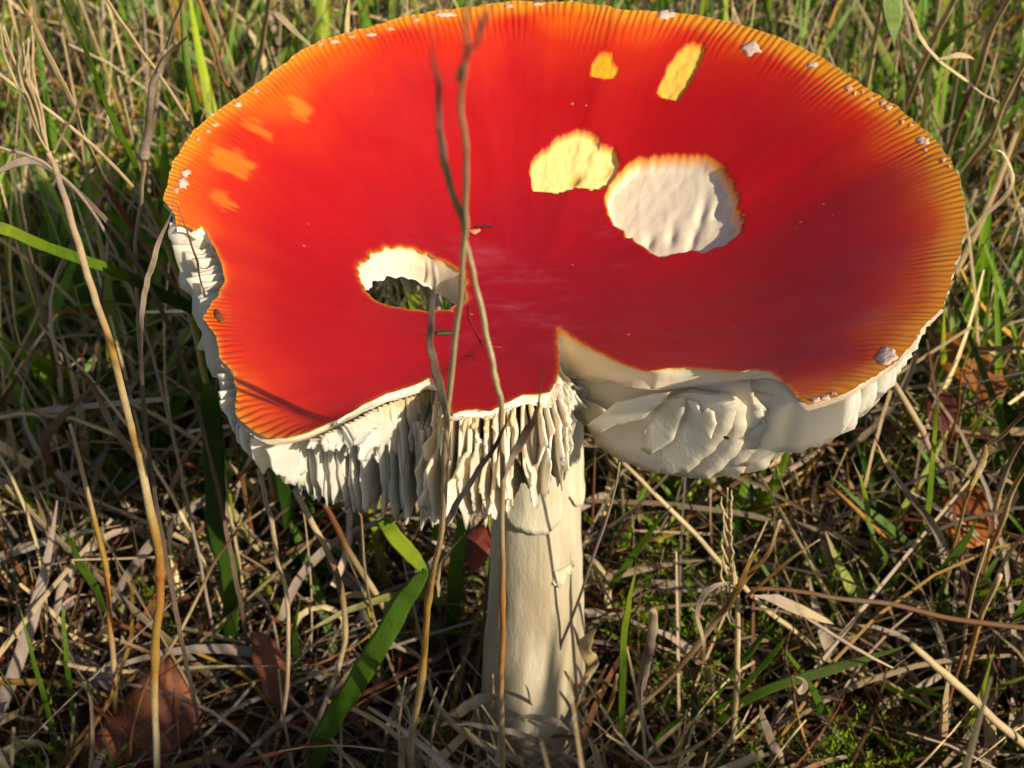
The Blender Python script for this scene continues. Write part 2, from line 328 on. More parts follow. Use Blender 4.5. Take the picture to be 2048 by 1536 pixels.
# colours of the skin
ang = a_; rn = lambda k, s: n2(np.cos(ang) * k * 3 + 7, np.sin(ang) * k * 3 + tt * 1.2, s)
RED = np.array([0.36, 0.0038, 0.0046]); PURP = np.array([0.27, 0.0042, 0.0105]); ORR = np.array([0.50, 0.021, 0.003]); ORG = np.array([0.62, 0.105, 0.003]); YEL = np.array([0.62, 0.245, 0.010])
left = 0.5 + 0.5 * np.cos(ang - math.radians(165))
d_ = tt + 0.05 * rn(1.0, 1) + 0.05 * rn(2.6, 2) + 0.075 * left ** 2 - 0.06 - 0.05 * np.clip(np.cos(ang - math.radians(80)), 0, 1)
mixc = lambda c, d, f: c * (1 - f[:, None]) + d * f[:, None]
c = mixc(np.tile(PURP, (len(tt), 1)), RED, sst(0.15, 0.68, tt + 0.08 * n2(P2s[:, 0], P2s[:, 1], 4)))
c = mixc(c, ORR, sst(0.66, 0.90, d_)); rgt = np.clip(np.cos(ang - math.radians(5)), 0, 1); d_ = d_ + 0.05 * rgt; c = mixc(c, ORG, sst(0.83, 0.96, d_)); c = mixc(c, YEL, sst(0.945, 1.0, tt + 0.02 * rgt + 0.012 * rn(3, 6)))
skin = np.ones(len(tt)); dz = np.zeros(len(tt))
def pxpoly(L, amp, seed): return densify(np.array(L, float), 5.0, amp, seed)
def patch(L, amp, seed): 
    poly = pxpoly(L, amp, seed); bb = (PXY > poly.min(0) - 16).all(1) & (PXY < poly.max(0) + 16).all(1); i = np.where(bb)[0]; s, _ = sdf(PXY[i], poly); return i, s
CREAM = np.array([0.68, 0.57, 0.39]); BUTTER = np.array([0.80, 0.62, 0.20]); EDGE = np.array([0.78, 0.30, 0.015])
PIT = [(1209, 390), (1218, 362), (1242, 342), (1272, 318), (1310, 309), (1361, 308), (1413, 311), (1443, 328), (1467, 362), (1478, 403), (1472, 420), (1491, 441), (1484, 461), (1454, 489), (1406, 506), (1385, 500), (1368, 504), (1350, 506), (1331, 513), (1303, 506), (1290, 495), (1279, 487), (1265, 474), (1252, 475), (1249, 461), (1228, 451), (1214, 427)]
i, s = patch(PIT, 3.2, 11)
u, v = PXY[i, 0], PXY[i, 1]
f = sst(-1, 3, s); g = sst(2, 10, s)
slit = np.maximum.reduce([np.exp(-(((u - cx) * math.cos(t) + (v - cy) * math.sin(t)) / 9) ** 2 - (((v - cy) * math.cos(t) - (u - cx) * math.sin(t)) / L) ** 2) for cx, cy, t, L in ((1405, 405, 0.25, 32), (1440, 400, 0.4, 18), (1388, 455, 0.3, 30), (1300, 462, 0.1, 14), (1345, 450, 0.15, 22))])
dz[i] -= 0.26 * sst(-1, 12, s) + f * (0.09 * slit + 0.013 * n2(u / 20, v / 34, 12) + 0.006 * n2(u / 8, v / 14, 13))
cc = mixc(np.tile(EDGE, (len(i), 1)), np.tile(CREAM, (len(i), 1)), g); c[i] = mixc(c[i], cc, f); skin[i] *= 1 - f
YP = [(1061, 369), (1057, 342), (1071, 314), (1102, 294), (1112, 277), (1139, 268), (1163, 261), (1190, 270), (1201, 287), (1228, 294), (1238, 328), (1228, 352), (1208, 374), (1184, 383), (1153, 376), (1126, 383), (1091, 381), (1067, 379)]
i, s = patch(YP, 4.0, 14); u, v = PXY[i, 0], PXY[i, 1]; f = sst(-1, 1.5, s); g = sst(0, 6, s)
lobe = n2(u / 22, v / 22, 15); ctr = np.exp(-(((u - 1150) / 14) ** 2 + ((v - 345) / 11) ** 2))
dz[i] -= 0.14 * sst(-1, 4, s) + f * (0.05 * lobe + 0.015 * n2(u / 8, v / 8, 16) + 0.12 * ctr)
cc = mixc(np.tile(EDGE, (len(i), 1)), np.tile(BUTTER, (len(i), 1)), g); cc = mixc(cc, np.tile(EDGE * [.8, .9, 1], (len(i), 1)), 0.8 * ctr); c[i] = mixc(c[i], cc, f); skin[i] *= 1 - f
for L, sd_, deep, colr in (([(1392, 84), (1406, 89), (1409, 103), (1389, 147), (1358, 198), (1334, 197), (1315, 186), (1334, 137), (1355, 103), (1375, 87)], 18, 0.085, np.array([0.74, 0.44, 0.06])),
                      ([(1201, 106), (1225, 108), (1228, 126), (1237, 137), (1228, 154), (1208, 157), (1180, 150), (1184, 130)], 20, 0.06, np.array([0.80, 0.33, 0.01])),
                      ([(578, 196), (600, 200), (620, 222), (612, 240), (590, 228)], 21, 0.02, np.array([0.80, 0.24, 0.008])),
                      ([(430, 302), (470, 306), (508, 328), (492, 352), (455, 342), (428, 322)], 22, 0.02, np.array([0.80, 0.24, 0.008])),
                      ([(492, 246), (512, 250), (540, 272), (528, 272)], 23, 0.01, np.array([0.78, 0.2, 0.008])), ([(425, 390), (450, 392), (470, 410), (450, 412)], 24, 0.01, np.array([0.78, 0.2, 0.008]))):
    i, s = patch(L, 2.0, sd_); soft = sd_ > 20
    if soft: s = s + 7 * n2(PXY[i, 0] / 30 + PXY[i, 1] / 60, (PXY[i, 1] - PXY[i, 0] * .45) / 5, sd_) + 1
    f = sst(-13, 11, s) * 0.5 if soft else sst(-1.5, 1.5, s); g = sst(0, 8, s); deep = 0 if soft else deep
    cc = mixc(np.tile(EDGE, (len(i), 1)), np.tile(colr, (len(i), 1)), g); c[i] = mixc(c[i], cc, f); skin[i] *= 1 - f; dz[i] -= deep * (sst(-1, 3, s) + (0 if soft else 0.25 * n2(PXY[i, 0] / 7, PXY[i, 1] / 7, sd_) * sst(0, 4, s)))
# orange halo just inside broken edges and the hole
halo = np.where(NB[:, 0] < 90, np.exp(-np.clip(S, 0, 9) / 0.028), 0) * (tt < 0.985)
c = mixc(c, np.tile(EDGE, (len(c), 1)), halo * 0.8 * skin)
# geometry: striate scalloped margin, gentle waves
groove = 0.5 + 0.5 * np.sin(ang * 300 + 9 * n1(ang * 10, 3)); zz = zt + dz - 0.010 * groove * sst(0.90, 0.99, tt) * skin
TOP = np.stack([P2s[:, 0], P2s[:, 1], zz], -1)
thk = TH(a_, r_); BOT = TOP.copy(); BOT[:, 2] = np.minimum(zt - thk, zz - 0.06)
gi = lambda i, j: i * NR + j
I, J = np.meshgrid(np.arange(NT), np.arange(NR - 1), indexing='ij'); I = I.ravel(); J = J.ravel()
Q = np.stack([gi(I, J), gi(I, J + 1), gi(I + 1, J + 1), gi(I + 1, J)], -1)      # up-facing has to be counter clockwise seen from above
kq = keepv[Q]; n_in = kq.sum(1); full = Q[n_in == 4]
# do not keep quads whose centre lies outside
ctrp = P2s[full].mean(1); bad = np.zeros(len(full), bool); near_b = snap[full].sum(1) >= 3
if near_b.any():
    s1, _ = sdf(ctrp[near_b], SKIN); s2, _ = sdf(ctrp[near_b], HOLE); bad[np.where(near_b)[0]] = (np.minimum(s1, -s2) < 0)
full = full[~bad]
tri = []
part = Q[n_in == 3]; pk = kq[n_in == 3]
for k in range(4):
    m = ~pk[:, k]; tri.append(part[m][:, [(k + 1) % 4, (k + 2) % 4, (k + 3) % 4]])
tri = np.vstack(tri)
tc, _ = sdf(P2s[tri].mean(1), SKIN); t2, _ = sdf(P2s[tri].mean(1), HOLE); tri = tri[np.minimum(tc, -t2) > -0.004]
# middle plug
cen = len(TOP); TOP = np.vstack([TOP, [[CX, CY, ZB(np.array([0.]), np.array([0.]))[0]]]]); BOT = np.vstack([BOT, TOP[-1:] - [[0, 0, 1.3]]])
plug = np.stack([np.full(NT, cen), gi(np.arange(NT), 0), gi(np.arange(NT) + 1, 0)], -1)
tri = np.vstack([tri, plug])
c = np.vstack([c, PURP]); skin = np.append(skin, 1.0); tt = np.append(tt, 0.0); thv = np.append(A_.ravel() / (2 * np.pi), 0.0)
FL_T = np.array([0.74, 0.40, 0.06]); FL_M = np.array([0.78, 0.68, 0.46]); FL_B = np.array([0.74, 0.66, 0.50])
nT = len(TOP); used = np.zeros(nT, bool); used[full.ravel()] = True; used[tri.ravel()] = True
remap = -np.ones(nT, int); remap[used] = np.arange(used.sum()); nU = used.sum()
VV = [TOP[used], BOT[used]]; CC = [c[used], np.tile(FL_B, (nU, 1))]; SK = [skin[used], np.zeros(nU)]; TTv = [tt[used], np.zeros(nU)]; THv = [thv[used], np.zeros(nU)]
FF4 = [remap[full], remap[full][:, ::-1] + nU]; FF3 = [remap[tri], remap[tri][:, ::-1] + nU]
o = 2 * nU; LV = (0.0, 0.05, 0.14, 0.3, 0.55, 0.8, 1.0)
def ring_smooth(P, sg):
    if sg <= 0: return P
    w = int(sg * 3) + 1; kk = np.exp(-0.5 * (np.arange(-w, w + 1) / sg) ** 2); kk /= kk.sum(); Q = np.vstack([P[-w:], P, P[:w]])
    return np.stack([np.convolve(Q[:, i], kk, 'valid') for i in range(2)], -1)
for poly, sgn in ((SKIN, 1), (HOLE, -1)):
    e = np.roll(poly, -1, 0) - np.roll(poly, 1, 0); nr = np.stack([-e[:, 1], e[:, 0]], -1) / (np.linalg.norm(e, axis=1)[:, None] + 1e-9)
    tst = sdf(poly + nr * 0.02, poly)[0]; nr = nr * (1 if np.median(tst) * sgn > 0 else -1)
    base0 = poly + nr * 0.018; nb = len(poly); aa, rr = xy2p(poly[:, 0], poly[:, 1]); isrim = (rr / RV(aa) > 0.975)[:, None]
    j1 = np.stack([n2(poly[:, 0] * 1.5, poly[:, 1] * 1.5, 31), n2(poly[:, 0] * 1.5, poly[:, 1] * 1.5, 32)], -1); thb = TH(aa, rr)
    for l in LV:
        xy = ring_smooth(base0, 7 * sst(0, 0.35, l)) + j1 * 0.08 * math.sin(math.pi * l) + nr * (0.05 * math.sin(math.pi * l) + 0.10 * l)
        a2, r2 = xy2p(xy[:, 0], xy[:, 1]); zw = ZB(a2, r2) - 0.006 - (TH(a2, r2) + 0.03 * n1(np.arange(nb) * .21, 77)) * l
        VV.append(np.c_[xy, zw]); cl = FL_T * (1 - sst(0, .2, l)) + FL_M * sst(0, .2, l); CC.append(np.where(isrim, np.array([0.70, 0.55, 0.27]) * (1 - l) + FL_M * l, cl)); SK.append(np.zeros(nb)); TTv.append(np.zeros(nb)); THv.append(np.zeros(nb))
    ea = np.arange(nb); eb = (ea + 1) % nb
    for k in range(len(LV) - 1): FF4.append(np.stack([o + k * nb + eb, o + k * nb + ea, o + (k + 1) * nb + ea, o + (k + 1) * nb + eb], -1))
    o += nb * len(LV)
agaric = empty('mushroom', (0.25, 0, 0)); tag(agaric, 'large red mushroom with upturned cap, chewed holes and torn front edge', 'mushroom')
capo = obj('cap', np.vstack(VV), [np.vstack(FF4), np.vstack(FF3)], M_CAP, agaric, cols=np.vstack(CC), attrs={'tt': np.concatenate(TTv), 'th': np.concatenate(THv), 'skin': np.concatenate(SK)})
print('cap', time.time() - T0, len(capo.data.polygons))

# ------------------------------------------------------------------ gills
AQ = np.linspace(-np.pi, np.pi, 721); RQ = np.linspace(0.3, 8.6, 150); aq, rq = np.meshgrid(AQ, RQ, indexing='ij'); PQ = np.stack([CX + rq * np.cos(aq), CY + rq * np.sin(aq)], -1).reshape(-1, 2)
SQ = sdf(PQ, out)[0].reshape(aq.shape) < 0; RSQ = np.minimum(RQ[np.argmax(SQ, 1)], RV(AQ) * 1.02); HQ = sdf(PQ, np.array([hit(*q)[:2] for q in HOLE_PX]))[0].reshape(aq.shape)
def rskin(a): return float(np.interp(wrap(a), AQ, RSQ))
def hole_span(a):
    k = np.where(HQ[int(round((wrap(a) + np.pi) / (2 * np.pi) * 720))] > -1.25)[0]
    return (RQ[k[0]], RQ[k[-1]]) if len(k) else None
DEG = np.degrees
def gill(a, kind, k):
    d = DEG(a); rv = RV(a); rs = rskin(a); g = np.random.default_rng(k + 50)
    front = -150 < d < -12; dm = 1.7 + 0.55 * math.exp(-((d + 108) / 30) ** 2) + 0.25 * math.exp(-((d + 35) / 28) ** 2) + (0.13 if front else 0.05) * g.normal()
    r_in, r_out = 1.0, rv * ((0.965 if d > -84 else 0.985) - 0.02 * g.random())
    cut = rs < (0.93 if abs(d) < 150 else 0.90) * rv; fl = -152 < d < -84
    if cut:
        if fl: r_out = min(0.95 * rv, rs + (0.65 + 0.3 * g.random() if kind == 0 else 0.06 + 0.2 * g.random()))
        elif d < -52: r_out = rs + 0.35 + 0.35 * g.random(); dm = 1.85 + 0.2 * g.random()
        elif d < -16: r_out = min(0.93 * rv, max(rs + 0.3, 3.1 + (d + 52) / 32 * 3.0 + 0.25 * g.normal()))
        else: r_out = min(rv * 0.87, rs + 0.06); dm = 0.7
    if kind == 1: r_in = max(1.0, r_out - 2.4 - g.random()); dm = (1.25 + 0.2 * g.normal()) if cut else dm * 0.55
    if kind == 0 and -152 < d < -113.5:
        r_in = max(r_in, (4.7 + 1.5 * float(sst(-129, -118, d))) / abs(math.sin(a)) + 0.25 * g.random())
        if r_in > r_out - 0.35 or d > -117.3: return None
    n = 34; r = np.linspace(r_in, r_out, n); t = r / rv
    D = dm * (0.42 + 0.58 * sst(0.12, 0.45, t)) * ((0.10 + 0.90 * np.clip(1 - np.clip((t - 0.62) / 0.40, 0, 1) ** 1.9, 0, 1)) if not -75 < d < 5 else (0.30 + 0.70 * np.clip(1 - np.clip((t - 0.70) / 0.31, 0, 1) ** 2.2, 0, 1)))
    if d < -84: bl = float(sst(-179, -158, d)); D = D * (1 - bl) + bl * np.maximum(D, (1.05 if not cut else dm) * (1 + 0.10 * g.normal()) * (0.45 + 0.55 * sst(rv, rv * 0.8, r)) if not cut else np.full(n, dm))
    if kind == 1: D = D * sst(r_in - 0.02, r_in + 0.9, r)
    if cut and d > -84 and d < -20: D *= 1 - 0.5 * sst(r_out - 0.35, r_out, r) * (0.4 + g.random())
    if cut and fl: D *= 1 - 0.25 * sst(r_out - 0.3, r_out, r) * g.random()
    top = ZB(a, r) - TH(a, r) + 0.02
    if cut:                                     # flesh above is gone: the free upper edge drops away
        ex = np.clip(r - rs, 0, 9); top = top - 0.02 - ex * (0.35 if d < -52 else 0.28) - ((0.95 if kind == 0 else 0.05) if fl else 0.12 if d < -52 else 0.45) * sst(0, 0.12, ex) * (0.5 + 0.7 * g.random()) + 0.06 * n1(r * 5, k % 50) * (ex > 0)
    if kind == 0 and r_in > 4: top = top - 0.16
    bot = ZB(a, r) - TH(a, r) - D
    rag = 0.035 if not front else 0.085
    bot = bot + rag * (n1(r * 7, k % 97) + 0.6 * n1(r * 17, k % 89)) + (0.16 * np.clip(n1(r * 1.7, k % 61), 0, 1) if front else 0)
    bot = np.minimum(bot, top - 0.02)
    ok = np.ones(n, bool); hs = hole_span(a) if abs(wrap(a - 2.9)) < 0.9 else None
    if hs: ok = (r < hs[0]) | (r > hs[1])
    # the plate: wavy in its own thickness
    m = 11 if front else 6; fz = np.linspace(0, 1, m); ph = g.random() * 6
    aa = a + 0.010 * np.sin(r * 0.9 + ph) + 0.004 * n1(r * 2.1, k % 31)
    Rr = np.repeat(r[:, None], m, 1); Zz = top[:, None] + (bot - top)[:, None] * fz; 
    side = (0.10 if front else 0.05) * fz[None] * n1(r * 1.1, k % 23)[:, None] + (0.09 * g.normal() if front else 0.02 * g.normal()) * fz[None] ** 1.5 + (0.05 * n1(fz * 2.6, k % 67)[None] if front else 0)
    if d > -84 and d < -52: side = side + 0.35 * (d + 70) / 18 * 0.5 * fz[None] ** 1.5
    th_ = 0.026 * (1 - 0.55 * fz[None]) * np.ones((n, 1))
    er = np.array([math.cos(a), math.sin(a)]); out_r = ((0.12 if cut else 0.04) * np.sin(np.pi * fz) * g.normal() + (0.10 * n1(fz * 5, k % 71) + 0.07 * n1(fz * 13, k % 73) if front and cut else 0.03 * n1(fz * 5, k % 71)))[None] * sst(0, 0.3, fz)[None] * (sst(r_out - 0.5, r_out, r) if r_in < 4 or kind else 1.6 * sst(r_in + 0.4, r_in, r))[:, None] * sst(0.05, 0.55, fz)[None] ** (0 if r_in < 4 or kind else 1)
    Rr = Rr + out_r
    tx, ty = -np.sin(aa), np.cos(aa); L = []
    for sgn in (-1, 1):
        of = side + sgn * th_; L.append(np.stack([CX + Rr * np.cos(aa)[:, None] + of * tx[:, None], CY + Rr * np.sin(aa)[:, None] + of * ty[:, None], Zz], -1).reshape(-1, 3))
    V = np.vstack(L); i, j = np.meshgrid(np.arange(n - 1), np.arange(m - 1), indexing='ij'); i = i.ravel(); j = j.ravel(); kk = ok[i] & ok[i + 1]; i = i[kk]; j = j[kk]; b = i * m + j
    F = [np.stack([b, b + 1, b + m + 1, b + m], -1), np.stack([b, b + m, b + m + 1, b + 1], -1) + n * m]
    o = n * m; ii = np.arange(n - 1); ii = ii[ok[ii] & ok[ii + 1]]
    F.append(np.stack([ii * m + m - 1, ii * m + m - 1 + o, (ii + 1) * m + m - 1 + o, (ii + 1) * m + m - 1], -1)); F.append(np.stack([ii * m, (ii + 1) * m, (ii + 1) * m + o, ii * m + o], -1))
    ends = [n - 1]
    for e in ends: 
        j = np.arange(m - 1); b = e * m + j; F.append(np.stack([b, b + 1, b + 1 + o, b + o], -1))
    yel = np.exp(-((fz[None] - 0) / 0.2) ** 2) * sst(rs - 0.6, rs + 0.1, r)[:, None] * ((0.75 if kind else 0.35) if (cut and fl) else 0.2)
    yel = np.maximum(yel, 0.22 * np.exp(-((fz[None] - 1) / 0.08) ** 2))
    base = np.array([0.95, 0.90, 0.78]) * (0.86 + 0.14 * g.random()); cl = base * (1 - yel[..., None]) + np.array([0.82, 0.62, 0.26]) * yel[..., None]
    cl = np.tile(cl.reshape(-1, 3), (2, 1))
    return obj('gill', V, [np.vstack(F)], M_GILL, agaric, cols=cl)
NG = 214; cnt = 0
for k in range(NG):
    a = wrap(-math.pi + 2 * math.pi * (k + 0.25 * rng.normal()) / NG); d = DEG(a)
    if -52 < d < -16 and rskin(a) < 0.93 * RV(a) and k % 2: continue
    gill(a, 0, k); cnt += 1
    if -113 < d < -84:
        gill(a + math.pi / NG, 1, k + 500); cnt += 1
def strip_gill(P, zb, e, L, k, ytop=0.5):                  # broken gill end hanging below the torn edge
    g = np.random.default_rng(k + 900); m, n = 12, 7; fz = np.linspace(0, 1, m); e = np.array(e, float); e /= np.linalg.norm(e); tn = np.array([-e[1], e[0]])
    fr = np.linspace(0, 1, n); qa, qr = xy2p(P[0] - e[0] * fr * L, P[1] - e[1] * fr * L); zt_ = np.minimum(P[2] - 0.03, ZB(qa, qr) - TH(qa, qr) - 0.04 - 0.22 * fr); bow = 0.035 * g.normal() * np.sin(np.pi * fz) + 0.05 * g.normal() * fz ** 1.5 + 0.02 * n1(fz * 3, k % 41)
    rag = (0.07 * n1(fz * 4.5, k % 43) + 0.06 * n1(fz * 12, k % 47)) * sst(0, .25, fz) - 0.22 * sst(0.72, 1, fz) * g.random()
    Zb = zb + 0.10 * n1(np.arange(n) * 1.3, k % 53) + 0.12 * fr * g.normal() * 0.5; Zb = np.minimum(Zb, zt_ - 0.12)
    X_ = []; th_ = 0.032 * (1 - 0.6 * fz)
    for sg in (-1, 1):
        off = bow[None] + sg * th_[None]; rad = -fr[:, None] * L + rag[None] * (1 - fr[:, None])
        X_.append(np.stack([P[0] + e[0] * rad + tn[0] * off, P[1] + e[1] * rad + tn[1] * off, zt_[:, None] + (Zb - zt_)[:, None] * fz[None] + 0 * rad], -1).reshape(-1, 3))
    V = np.vstack(X_); i, j = np.meshgrid(np.arange(n - 1), np.arange(m - 1), indexing='ij'); b = (i * m + j).ravel(); o = n * m
    F = [np.stack([b, b + m, b + m + 1, b + 1], -1), np.stack([b, b + 1, b + m + 1, b + m], -1) + o]
    j = np.arange(m - 1); F.append(np.stack([j, j + 1, j + 1 + o, j + o], -1)); i = np.arange(n - 1) * m + m - 1; F.append(np.stack([i, i + m, i + m + o, i + o], -1))
    yl = (ytop * np.exp(-(fz / 0.22) ** 2))[None, :, None] * np.ones((n, 1, 1)); bc = np.array([0.95, 0.90, 0.78]) * (0.88 + 0.12 * g.random()); cl = bc * (1 - yl) + np.array([0.82, 0.60, 0.22]) * yl
    return obj('gill', V, [np.vstack(F)], M_GILL, agaric, cols=np.tile(cl.reshape(-1, 3), (2, 1)))
def plate(px, off, k):                                    # torn gill seen from its side, parallel to the tear
    g = np.random.default_rng(k + 70); dr = np.array([math.cos(math.radians(-42)), math.sin(math.radians(-42)), 0]); nr = np.array([dr[1], -dr[0], 0]); P0 = np.array([CX, CY, 0]) + nr * off
    onp = lambda q: CAM + ray(*q) * (((P0 - CAM) @ nr) / (ray(*q) @ nr)); poly = densify(np.array(px, float), 4.0, 1.8, k + 200); O = np.array([onp(q) for q in poly]); c0 = O.mean(0); n = len(O); rings = 7; V = []
    for f in np.linspace(0, 1, rings):
        L = c0 + (O - c0) * f; L = L + nr * (0.06 * n2(L[:, 0] * .8 + k, L[:, 2] * .8, k) + 0.004 * n2(L[:, 0] * 3 + k, L[:, 2] * 3, k + 3) - 0.035 * f ** 6 * (0.5 + 0.5 * n1(np.arange(n) * .15, k)))[:, None]; V.append(L)
    V = np.vstack(V); i, j = np.meshgrid(np.arange(rings - 1), np.arange(n), indexing='ij'); i = i.ravel(); j = j.ravel(); j2 = (j + 1) % n; F = np.stack([i * n + j, i * n + j2, (i + 1) * n + j2, (i + 1) * n + j], -1); o = len(V)
    e = (rings - 1) * n + np.arange(n); e2 = (rings - 1) * n + (np.arange(n) + 1) % n; cl = np.tile(np.array([0.95, 0.90, 0.78]) * (0.9 + 0.1 * g.random()), (2 * o, 1)); cl[e] *= [1, .93, .80]
    return obj('gill', np.vstack([V, V - nr * 0.035]), [np.vstack([F, F[:, ::-1] + o, np.stack([e, e2, e2 + o, e + o], -1)])], M_GILL, agaric, cols=cl)
PL = [([(1190, 850), (1300, 800), (1420, 770), (1560, 790), (1590, 812), (1575, 845), (1570, 880), (1545, 912), (1530, 940), (1420, 958), (1320, 945), (1220, 900)], 0.12),
      ([(1185, 855), (1290, 800), (1400, 775), (1505, 790), (1533, 818), (1523, 855), (1519, 890), (1496, 920), (1485, 948), (1380, 960), (1290, 940), (1205, 895)], 0.26),
      ([(1185, 858), (1280, 810), (1380, 780), (1470, 792), (1492, 814), (1489, 862), (1478, 903), (1444, 938), (1417, 960), (1330, 952), (1260, 930), (1200, 895)], 0.42),
      ([(1180, 860), (1270, 820), (1370, 786), (1455, 790), (1478, 806), (1472, 828), (1461, 859), (1427, 903), (1376, 946), (1310, 948), (1240, 922), (1195, 893)], 0.58),
      ([(1372, 801), (1390, 806), (1403, 830), (1410, 818), (1425, 826), (1430, 850), (1417, 883), (1404, 860), (1392, 845)], 0.70),
      ([(1290, 850), (1328, 803), (1369, 797), (1362, 835), (1342, 883), (1322, 898), (1301, 910), (1280, 900)], 0.74),
      ([(1175, 850), (1230, 805), (1300, 790), (1338, 786), (1325, 808), (1280, 842), (1230, 852), (1195, 868)], 0.86)]
for k, (px, off) in enumerate(PL): plate(px, off, k); cnt += 1
EU = np.array([(612, 868), (645, 854), (680, 837), (728, 809), (776, 787), (820, 772), (861, 757), (874, 772), (884, 800)], float)
EL = np.concatenate([[0], np.cumsum(np.linalg.norm(np.diff(EU, axis=0), axis=1))]); NU = 29
for k in range(NU):
    f = (k + 0.5 + 0.2 * rng.normal()) / NU; u = np.interp(f * EL[-1], EL, EU[:, 0]); v = np.interp(f * EL[-1], EL, EU[:, 1]); P = hit(u, v) + [0.02, 0.05, -0.07]
    strip_gill(P, P[2] - np.interp(f, [0, 0.25, 0.6, 1], [0.25, 0.85, 1.45, 1.6]) * (1 + 0.10 * rng.normal()), (-0.30 + 0.1 * rng.normal(), -1), 0.8, k, 0.25 + 0.65 * sst(0.3, 0.9, f)); cnt += 1
for k in range(33):
    f = (k + 0.25 * rng.normal()) / 32; u = 575 + (905 - 575) * f; v = np.interp(u, [564, 605, 646, 708, 759, 803, 844, 896, 933], [980, 997, 1013, 1030, 1037, 1050, 1054, 1054, 1042]) + 3 * rng.normal()
    P = at_y(u, v, -3.75 + 0.12 * rng.normal()); strip_gill(np.array([P[0], P[1], 12.75]), P[2], (-0.38 + 0.25 * f + 0.08 * rng.normal(), -1), 1.5, k + 40, 0.1); cnt += 1
print('GILLS', sum(o.name.split('.')[0] == 'gill' for o in bpy.data.objects), cnt, time.time() - T0)

# ------------------------------------------------------------------ stem
def stem():
    n, m = 96, 130; zz = np.linspace(-0.6, H - 1.0, m); a = np.linspace(0, 2 * np.pi, n, endpoint=False)
    f = zz / H; rad = 1.30 - 0.36 * sst(0.0, 0.75, f) + 0.10 * sst(0.16, 0.0, f) + 0.25 * sst(0.90, 1.0, f)
    cx = 0.24 + 0.06 * np.sin(f * 3) ; cx = cx - 0.25 * sst(0.85, 1.0, f)
    A, Z = np.meshgrid(a, zz); Rr = rad[:, None] * (1 + 0.02 * n2(np.cos(A) * 3 + 5, np.sin(A) * 3 + Z * 0.4, 41) + 0.009 * n2(np.cos(A) * 8 + 5, np.sin(A) * 8 + Z * .5, 42) + 0.005 * n2(np.cos(A) * 18 + 5, np.sin(A) * 18 + Z * .5, 44) + 0.012 * n2(np.cos(A) * 4, Z * 1.6, 43))
    V = np.stack([cx[:, None] + Rr * np.cos(A), Rr * np.sin(A), Z], -1).reshape(-1, 3)
    i, j = np.meshgrid(np.arange(m - 1), np.arange(n), indexing='ij'); i = i.ravel(); j = j.ravel(); j2 = (j + 1) % n
    st = n2(np.cos(A) * 14 + 3, np.sin(A) * 14 + Z * 0.25, 45); blot = n2(np.cos(A) * 2.5 + 3, np.sin(A) * 2.5 + Z * .45, 46)
    C1 = np.array([0.56, 0.48, 0.33]); C2 = np.array([0.33, 0.245, 0.135]); k = np.clip(0.35 + 0.18 * st + 0.7 * blot, 0, 1)[..., None]
    return V, np.stack([i * n + j, i * n + j2, (i + 1) * n + j2, (i + 1) * n + j], -1), (C1 * (1 - k) + C2 * k).reshape(-1, 3)
V, F, C_ = stem(); stemo = obj('stem', V, F, M_STEM, agaric, cols=C_)
def ring_flap(a_lo, a_hi, zt_, edge, name, r_off=0.05, seed=0):
    n, m = 60, 26; a = np.radians(np.linspace(a_lo, a_hi, n)); f = np.linspace(0, 1, m); A, Fz = np.meshgrid(a, f, indexing='ij')
    zl = np.array([edge((x - a_lo) / (a_hi - a_lo)) for x in np.linspace(a_lo, a_hi, n)]) + 0.05 * n1(np.arange(n) * .6, seed)
    Z = zt_ + (zl[:, None] - zt_) * Fz; ff = Z / H; rad = 1.30 - 0.36 * sst(0.0, 0.75, ff) + 0.25 * sst(0.90, 1.0, ff) + 0.02; cx = 0.24 + 0.06 * np.sin(ff * 3) - 0.25 * sst(0.85, 1.0, ff)
    R = rad + r_off * Fz ** 2 + 0.02 * n2(A * 7, Z * 2, seed) * Fz + 0.03 * sst(0.85, 1, Fz)
    edge_in = np.minimum(np.arange(n), np.arange(n)[::-1]) / 6.0; R = R - 0.1 * np.clip(1 - edge_in, 0, 1)[:, None]
    L = [np.stack([cx + (R - o) * np.cos(A), (R - o) * np.sin(A), Z], -1).reshape(-1, 3) for o in (0, 0.05)]
    i, j = np.meshgrid(np.arange(n - 1), np.arange(m - 1), indexing='ij'); b = (i * m + j).ravel(); o = n * m
    Fc = [np.stack([b, b + 1, b + m + 1, b + m], -1), np.stack([b, b + m, b + m + 1, b + 1], -1) + o]
    ii = np.arange(n - 1); Fc.append(np.stack([ii * m + m - 1, ii * m + m - 1 + o, (ii + 1) * m + m - 1 + o, (ii + 1) * m + m - 1], -1))
    k = np.clip(0.15 + 0.35 * n2(A * 16, Z * .5, seed + 3), 0, 1)[..., None]; cl = np.array([0.62, 0.54, 0.37]) * (1 - k) + np.array([0.42, 0.33, 0.19]) * k
    return obj(name, np.vstack(L), [np.vstack(Fc)], M_STEM, stemo, cols=np.tile(cl.reshape(-1, 3), (2, 1)))
def zpx(v): return at_y(1070, v, -1.0)[2]
ring_flap(-200, 20, 11.2, lambda f: zpx(1004) + (zpx(1066) - zpx(1004)) * max(0, 1 - abs((f - 0.47) / 0.2) ** 2.6) ** 0.5 + 0.3 * math.sin(f * 23) * (abs(f - .47) > .2) - 0.7 * sst(0.70, 0.86, f), 'ring', 0.045, 3)
ring_flap(-74, -40, zpx(1145), lambda f: zpx(1172) + 0.9 * abs(f - 0.3) ** 1.5, 'veil_scrap', 0.05, 6)
